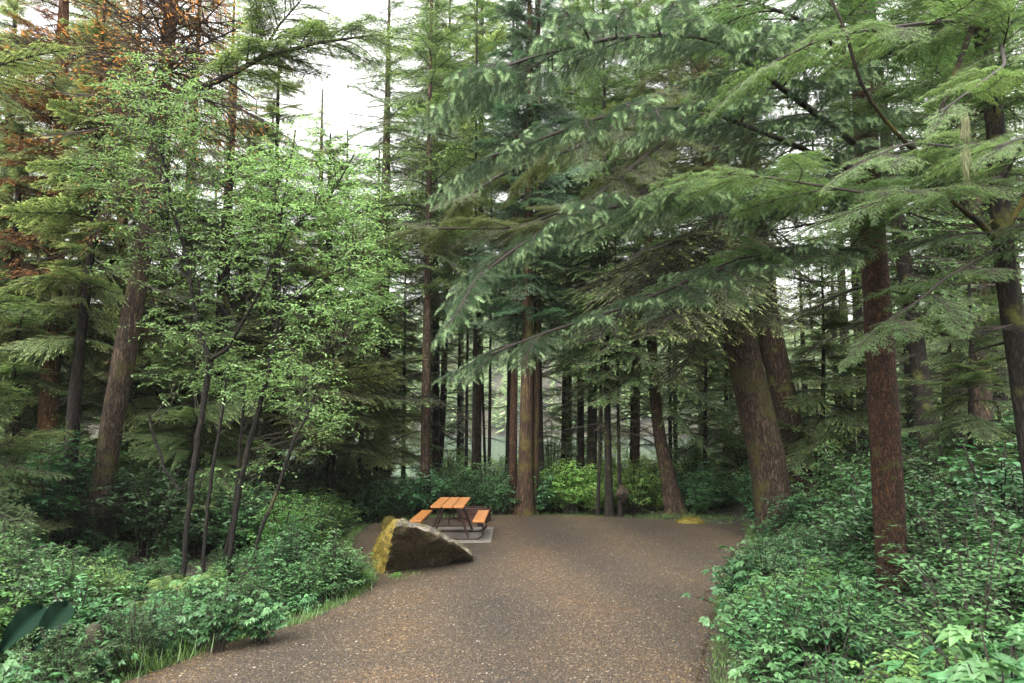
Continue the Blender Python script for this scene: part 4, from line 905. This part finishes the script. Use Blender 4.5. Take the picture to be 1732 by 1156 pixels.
for lst in list(PR.values()):
    for e in lst:
        if not e[1]:
            for c in list(e[0].children): bpy.data.objects.remove(c)
            bpy.data.objects.remove(e[0])

# background undergrowth, uncountable mass
m = MB(); st = MB(); S_ = [shrub_sets(r_, 1.1, .8, 'small', 22, .085, .8)[0] for _ in range(3)]
c = 0
while c < 420:
    y = r_.uniform(3, 30); x = r_.uniform(-1, 1) * (y * .75 + 2)
    if onpad(x, y, .9) or not visible(x, y, 2) or (y > 20 and -7 < x < 9 and r_.random() < .5): continue
    if y > 23 and 2.2 < x < 7: continue
    s = S_[r_.integers(3)]; a = r_.random() * 6.28; Mx = np.array([[cos(a), -sin(a), 0], [sin(a), cos(a), 0], [0, 0, 1]])
    k = cap('small', x, y, r_.uniform(.5, 1.0)); put(m, xf(s, Mx, np.array([x, y, float(ground_z(x, y))]), k)); c += 1
tag(m.build('undergrowth', M['ug']), 'dense leafy undergrowth covering the forest floor', 'undergrowth', kind='stuff')

# low ground cover, grass along the edges
sets = []
def tuft(x, y, n, h, sp):
    a = r_.random(n) * 6.28; z = ground_z(x, y)
    b = np.stack([x + r_.normal(0, sp, n), y + r_.normal(0, sp, n), np.full(n, float(z) + .0)], -1)
    if onpad(x, y): b[:, 2] = .0
    d = np.stack([np.cos(a) * .5, np.sin(a) * .5, np.ones(n)], -1); l = h * r_.uniform(.5, 1.2, n)
    sets.append(LS(b, d, np.stack([-np.cos(a), -np.sin(a), .4 + 0 * a], -1), l, .006, r_.random(n)))
for _ in range(1500):
    y = r_.uniform(5, 20); s = r_.random() < .6
    x = (xl(y) - abs(r_.normal(0, .16)) - .02) if s else (xr(y) + abs(r_.normal(0, .2)))
    tuft(x, y, 14, r_.uniform(.04, .12), .05)
for (x, y, n, h) in [(-3.75, 7.9, 60, .3), (-3.55, 8.2, 40, .32), (-2.75, 9.95, 40, .28), (-1.9, 12.45, 60, .1), (-1.6, 12.7, 40, .07), (-2.4, 11.4, 60, .22)]: tuft(x, y, n, h, .12)
for _ in range(500):
    x = r_.uniform(-3, 6); y = 20.35 + abs(r_.normal(0, .3)); tuft(x, y, 12, r_.uniform(.05, .18), .06)
m = MB(); put(m, cat(sets)); tag(m.build('grass', M['grass']), 'short grass growing along the edges of the gravel', 'grass', kind='stuff')
n = 26000; y = r_.uniform(3, 24, n); x = r_.uniform(-1, 1, n) * (y * .72 + 1); k = ~onpad(x, y, .03); x, y = x[k], y[k]; n = len(x)
a = r_.random(n) * 6.28
s = LS(np.stack([x, y, ground_z(x, y) + r_.uniform(.02, .22, n)], -1), np.stack([np.cos(a), np.sin(a), r_.uniform(-.3, .2, n)], -1), nrm(np.array([0, 0, 1.]) + r_.normal(0, .3, (n, 3))), r_.uniform(.03, .1, n), .035, r_.random(n))
m = MB(); put(m, s, OV); tag(m.build('ground_cover', M['ug']), 'low leafy ground cover under the shrubs', 'ground cover', kind='stuff')
# fallen needles and bits on the gravel
n = 5000; y = 6.2 + 13 * r_.random(n) ** 1.5; u = np.where(r_.random(n) < .5, np.abs(r_.normal(0, .06, n)), r_.random(n)); u = np.where(r_.random(n) < .5, u, 1 - u); x = xl(y) * (1 - u) + xr(y) * u; a = r_.random(n) * 6.28
s = LS(np.stack([x, y, pad_z(x, y) + .006], -1), np.stack([np.cos(a), np.sin(a), 0 * a], -1), nrm(np.array([0, 0, 1.]) + r_.normal(0, .2, (n, 3))), r_.uniform(.012, .035, n), .010, r_.random(n))
m = MB(); put(m, s); tag(m.build('leaf_litter', M['rust']), 'fallen brown leaf bits on the gravel', 'litter', kind='stuff')

# big dark leaf plant bottom left, mossy stub beside it
root = empty('skunk_cabbage', (-5.35, 7.7, -.3), 'plant with huge dark drooping leaves in the hollow at bottom left', 'plant')
for i, (a, b) in enumerate([((70, 1030), (-5, 1110)), ((112, 1025), (50, 1112))]):
    m = MB(); r0 = rot(60 + i); A = P(*a, 7.9); B = P(*b, 7.3); d = B - A; l = np.linalg.norm(d); nU, nV = 14, 9
    fr = frame(d, (0.55, -.35, .75)); vs = []
    for iu in range(nU):
        u = iu / (nU - 1)
        for iv in range(nV):
            v = (iv / (nV - 1) - .5) * 2; w = .12 * sin(pi * min(1, u ** .75 * .98 + .01)) ** .7
            vs.append(A + fr @ np.array([u * l, v * w, .07 * abs(v) + .015 * sin(u * 22 + abs(v) * 3) * abs(v) + .10 * sin(pi * u)]))
    I = (np.arange(nU - 1)[:, None] * nV + np.arange(nV - 1)[None]); m.add(vs, np.stack([I, I + 1, I + nV + 1, I + nV], -1), 0, .4)
    o = m.build('leaf', M['skunk'], root, smooth=True, loc=root.location)
m = MB(); m.tube(smooth_path([[*P(160, 1095, 7.8), .07], [*P(158, 1060, 7.8), .07], [*P(155, 1055, 7.8), .03]], 12)[:, :3], np.array([.08] * 9 + [.07, .05, .01]), 10, wob=.15, rng=rot(8))
tag(m.build('mossy_stump', M['mstump'], smooth=True), 'small mossy stub in the hollow right of the huge dark leaves', 'stump')

# ------------------------------------------------------------------ boulders
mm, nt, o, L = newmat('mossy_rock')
tc = N(nt, 'TexCoord'); ge = N(nt, 'NewGeometry'); sx = N(nt, 'SeparateXYZ'); L(tc.outputs['Object'], sx.inputs[0]); sn = N(nt, 'SeparateXYZ'); L(ge.outputs['Normal'], sn.inputs[0])
n1 = N(nt, 'TexNoise', Scale=3.5, Detail=9., Roughness=.7); L(tc.outputs['Object'], n1.inputs['Vector'])
n2 = N(nt, 'TexNoise', Scale=22., Detail=6., Roughness=.7); L(tc.outputs['Object'], n2.inputs['Vector'])
# moss grows on the west side (towards -x) and in patches elsewhere
q = N(nt, 'Math', _operation='MULTIPLY_ADD'); L(sx.outputs[0], q.inputs[0]); q.inputs[1].default_value = -1.0; q.inputs[2].default_value = -.35
q1 = N(nt, 'Math', _operation='MULTIPLY_ADD'); L(sn.outputs[0], q1.inputs[0]); q1.inputs[1].default_value = -.75; L(q.outputs[0], q1.inputs[2])
q2 = N(nt, 'Math', _operation='MULTIPLY_ADD'); L(n1.outputs[0], q2.inputs[0]); q2.inputs[1].default_value = 1.5; L(q1.outputs[0], q2.inputs[2])
rm = ramp(nt, [(.62, (0, 0, 0)), (.80, (1, 1, 1))]); L(q2.outputs[0], rm.inputs[0])
rk = ramp(nt, [(.3, (.02, .018, .014)), (.5, (.05, .043, .034)), (.62, (.095, .082, .064)), (.78, (.17, .148, .115))]); 
qa = N(nt, 'Math', _operation='MULTIPLY_ADD'); L(sn.outputs[2], qa.inputs[0]); qa.inputs[1].default_value = .22; L(n1.outputs[0], qa.inputs[2]); L(qa.outputs[0], rk.inputs[0])
mo = ramp(nt, [(.3, (.04, .034, .009)), (.5, (.14, .10, .016)), (.7, (.26, .19, .04))]); L(n2.outputs[0], mo.inputs[0])
# overhang shade painted into the front faces by normal, mottled with dark moss
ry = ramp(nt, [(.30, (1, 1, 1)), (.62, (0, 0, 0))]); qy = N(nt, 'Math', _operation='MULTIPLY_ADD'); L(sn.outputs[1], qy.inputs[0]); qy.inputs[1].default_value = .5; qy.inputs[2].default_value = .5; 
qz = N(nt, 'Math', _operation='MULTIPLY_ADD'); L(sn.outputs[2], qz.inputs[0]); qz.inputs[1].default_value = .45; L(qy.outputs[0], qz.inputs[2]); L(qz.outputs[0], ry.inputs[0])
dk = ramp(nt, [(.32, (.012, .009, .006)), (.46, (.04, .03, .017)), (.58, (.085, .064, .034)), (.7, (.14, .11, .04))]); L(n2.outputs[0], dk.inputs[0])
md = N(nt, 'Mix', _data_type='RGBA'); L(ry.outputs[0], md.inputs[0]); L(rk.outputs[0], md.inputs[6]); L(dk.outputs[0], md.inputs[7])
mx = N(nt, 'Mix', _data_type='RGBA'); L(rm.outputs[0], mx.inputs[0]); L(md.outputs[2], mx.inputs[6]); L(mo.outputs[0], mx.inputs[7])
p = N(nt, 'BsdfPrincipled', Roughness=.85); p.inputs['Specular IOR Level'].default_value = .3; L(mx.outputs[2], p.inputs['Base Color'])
b = N(nt, 'Bump', Strength=.9, Distance=.03); L(n2.outputs[0], b.inputs['Height']); b2 = N(nt, 'Bump', Strength=.6, Distance=.06); L(n1.outputs[0], b2.inputs['Height']); L(b.outputs[0], b2.inputs['Normal']); L(b2.outputs[0], p.inputs['Normal']); L(p.outputs[0], o.inputs[0])
def rock(name, pts, mat, label, catg, seed, amp=.03, sub=4, smoothit=1):
    c = np.mean(pts, 0); c[2] = 0
    bm = bmesh.new(); [bm.verts.new(q - c) for q in pts]; res = bmesh.ops.convex_hull(bm, input=bm.verts)
    for g in [e for e in res['geom_interior'] if isinstance(e, bmesh.types.BMVert)]: bm.verts.remove(g)
    bmesh.ops.dissolve_limit(bm, angle_limit=.02, verts=bm.verts, edges=bm.edges); bmesh.ops.triangulate(bm, faces=bm.faces)
    for _ in range(sub):
        bmesh.ops.subdivide_edges(bm, edges=bm.edges, cuts=1, use_grid_fill=True)
    for _ in range(smoothit): bmesh.ops.smooth_vert(bm, verts=bm.verts, factor=.5, use_axis_x=True, use_axis_y=True, use_axis_z=True)
    from mathutils import noise, Vector
    bm.normal_update()
    for v in bm.verts:
        k = noise.fractal(v.co * 2.2 + Vector((seed, 0, 0)), .8, 2.1, 5) * amp + noise.noise(v.co * 14 + Vector((0, seed, 0))) * amp * .25
        v.co += v.normal * k
    me = bpy.data.meshes.new(name); bm.to_mesh(me); me.materials.append(mat)
    for f in me.polygons: f.use_smooth = True
    o = bpy.data.objects.new(name, me); o.location = c; COL.objects.link(o); return tag(o, label, catg)
gp = lambda a, b, Y: P(a, b, Y)
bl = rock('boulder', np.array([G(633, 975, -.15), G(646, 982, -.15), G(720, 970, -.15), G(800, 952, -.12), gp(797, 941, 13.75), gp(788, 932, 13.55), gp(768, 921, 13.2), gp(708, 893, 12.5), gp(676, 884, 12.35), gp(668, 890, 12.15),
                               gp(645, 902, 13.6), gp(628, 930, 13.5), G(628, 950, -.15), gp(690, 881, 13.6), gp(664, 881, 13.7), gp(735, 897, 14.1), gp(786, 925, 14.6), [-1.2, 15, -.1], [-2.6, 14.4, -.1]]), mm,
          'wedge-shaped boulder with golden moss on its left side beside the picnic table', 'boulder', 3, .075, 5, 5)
def moss_on(o, n, cond, mat, size, seed):
    r = rot(seed); me = o.data; pick = [p for p in me.polygons if cond(p.center, p.normal)]; ar = np.array([p.area for p in pick]); ix = r.choice(len(pick), n, p=ar / ar.sum())
    b = np.array([pick[i].center for i in ix]) + r.normal(0, size * .6, (n, 3)); nn = np.array([pick[i].normal for i in ix])
    m = MB(); put(m, LS(b - nn * size * .3, nn + r.normal(0, .8, (n, 3)), nrm(r.normal(0, 1, (n, 3))), size * r.uniform(.5, 1.3, n), size * .35, r.random(n)))
    return m.build('moss', mat, o)
from mathutils import noise as _ns
moss_on(bl, 16000, lambda c, n: (c.x < -.42 + .25 * _ns.noise(c * 3.) and n.y > -.85) or (n.z > .15 and n.z < .8 and _ns.noise(c * 4.) > .2), M['mosl'], .022, 1)
moss_on(bl, 5000, lambda c, n: n.y < -.3 and _ns.noise(c * 3.5) > .1, plain('dark_green_moss', (.03, .035, .008), .95), .02, 2)
def hemi(px, py, Y, rx, ry, rz, seed=1):
    r = rot(seed); c = P(px, py, Y); c[2] = 0; out = []
    for _ in range(40):
        v = nrm(r.normal(0, 1, 3)); v[2] = abs(v[2]); out.append(c + v * [rx, ry, rz])
    for a in range(8): out.append(c + [cos(a) * rx * 1.05, sin(a) * ry * 1.05, -.1])
    return np.array(out)
mossm = plain('yellow_moss', (.17, .135, .025), .95, nscale=18, amt=.6, bump=.8); mossd = plain('dark_moss', (.11, .08, .015), .95, nscale=14, amt=.7, bump=.8)
ym = rock('mossy_rock', hemi(1167, 885, 19.3, .36, .28, .11, 4), mossm, 'low rock covered in yellow moss at the far right gravel edge', 'rock', 5, .02, 3)
dm = rock('mossy_rock', hemi(657, 893, 18.0, .19, .2, .34, 6), mossd, 'small dark mossy rock behind the boulder, left of the bench', 'rock', 7, .03, 3)

moss_on(ym, 3500, lambda c, n: n.z > -.2, M['mosl'], .03, 3); moss_on(dm, 3500, lambda c, n: n.z > -.3, plain('brown_moss', (.09, .08, .015), .95), .03, 4)

# ------------------------------------------------------------------ picnic table, slab, fire ring
bev = lambda o, w=.006: (lambda m: (setattr(m, 'width', w), setattr(m, 'segments', 2)))(o.modifiers.new('b', 'BEVEL'))
def box(mb, x0, x1, y0, y1, z0, z1):
    v = [[x, y, z] for z in (z0, z1) for y in (y0, y1) for x in (x0, x1)]
    mb.add(v, [[0, 2, 3, 1], [4, 5, 7, 6], [0, 1, 5, 4], [2, 6, 7, 3], [0, 4, 6, 2], [1, 3, 7, 5]])
TX, TY = -1.34, 16.7
m = MB(); box(m, -2.35, -.44, 15.85, 18.1, -.1, .045); o = m.build('concrete_slab', M['conc'], loc=(-1.4, 17, 0)); o.location = (-1.4, 17, 0); bev(o, .01); tag(o, 'pale concrete slab under the picnic table', 'slab')
root = empty('picnic_table', (TX, TY, .045), 'picnic table with orange varnished planks on a dark steel pipe frame', 'picnic table', rz=R(-1.2))
for k in (-1, 0, 1):
    m = MB(); box(m, k * .24 - .110, k * .24 + .110, -.92, .92, .705, .75); o = m.build('tabletop_plank', M['wood'], root); bev(o, .005)
m = MB()
for y in (-.62, 0, .62): box(m, -.33, .33, y - .03, y + .03, .67, .7035)
o = m.build('cleat', M['steel'], root)
for s in (-1, 1):
    m = MB(); box(m, s * .66 - .125, s * .66 + .125, -.92, .92, .41, .455); o = m.build('bench_seat', M['wood'], root); bev(o, .005)
for y in (-.52, .58):
    m = MB(); R0 = .028
    arc = [(.60, .40), (.66, .36), (.715, .30), (.75, .22), (.74, .13), (.69, .07), (.61, .032), (.5, .028)]
    prof = [(-a, b) for a, b in arc] + arc[::-1]
    m.tube(np.array([[a, y, b] for a, b in prof]), R0, 10); o = m.build('pipe_frame', M['steel'], root, smooth=True)
    for s in (-1, 1):
        m = MB(); m.tube(np.array([[s * .17, y, .68], [s * .30, y, .36], [s * .42, y, .04]]), R0, 10); m.build('leg', M['steel'], root, smooth=True)
        m = MB(); v = [[s * .56, y - .035, .405], [s * .76, y - .035, .405], [s * .68, y - .035, .27], [s * .64, y - .035, .27], [s * .56, y + .035, .405], [s * .76, y + .035, .405], [s * .68, y + .035, .27], [s * .64, y + .035, .27]]
        m.add(v, [[0, 1, 2, 3], [4, 7, 6, 5], [0, 4, 5, 1], [1, 5, 6, 2], [2, 6, 7, 3], [3, 7, 4, 0]]); m.build('bracket', M['steel'], root)
    m = MB(); m.tube(np.array([[-.31, y, .30], [.31, y, .30]]), .022, 8); m.build('crossbar', M['steel'], root, smooth=True)
for s in (-1, 1):
    m = MB(); m.tube(np.array([[0, s * .56, .30], [0, s * .18, .66]]), .016, 8); m.build('brace', M['steel'], root, smooth=True)
root = empty('fire_ring', (-.98, 19.35, 0), 'rusty steel fire ring with a grate behind the right bench', 'fire ring')
m = MB(); th = np.linspace(0, 2 * pi, 33)[:-1]
for r0, r1, z0, z1 in ((.42, .42, 0, .30), (.42, .45, .30, .31), (.45, .45, .31, .27), (.40, .40, .30, 0)):
    v = np.concatenate([np.stack([r0 * np.cos(th), r0 * np.sin(th), 0 * th + z0], -1), np.stack([r1 * np.cos(th), r1 * np.sin(th), 0 * th + z1], -1)]); i = np.arange(32)
    m.add(v, np.stack([i, (i + 1) % 32, (i + 1) % 32 + 32, i + 32], -1))
m.build('ring', M['rustst'], root, smooth=False)
m = MB()
for k in np.linspace(-.26, .26, 12): m.tube(np.array([[k, -.24, .36], [k, .26, .36]]), .006, 5)
for y in (-.24, .26): m.tube(np.array([[-.28, y, .36], [.28, y, .36]]), .009, 6)
m.build('grate', M['rustst'], root)
for s in (-1, 1):
    m = MB(); m.tube(np.array([[s * .42, 0, .02], [s * .42, 0, .42]]), .02, 6); m.build('post', M['rustst'], root)
m = MB(); m.tube(np.array([[-.28, -.24, .36], [-.42, -.36, .37], [-.47, -.4, .40]]), .012, 6); m.build('handle', M['chrome'], root)

# ------------------------------------------------------------------ haze
hm, nt, o, L = newmat('haze'); v = nt.nodes.new('ShaderNodeVolumePrincipled'); v.inputs['Color'].default_value = (.93, .96, .95, 1); v.inputs['Density'].default_value = .0003; v.inputs['Anisotropy'].default_value = .2
L(v.outputs[0], o.inputs['Volume'])
mb = MB(); box(mb, -760, 760, -70, 920, -6, 150)
tag(mb.build('haze', hm), 'thin pale mist hanging over the lake and hillside', 'haze', kind='stuff')
print('objects', len(bpy.data.objects), 'faces', sum(len(o.data.polygons) for o in bpy.data.objects if o.type == 'MESH'), 'unique', sum(len(m.polygons) for m in bpy.data.meshes))
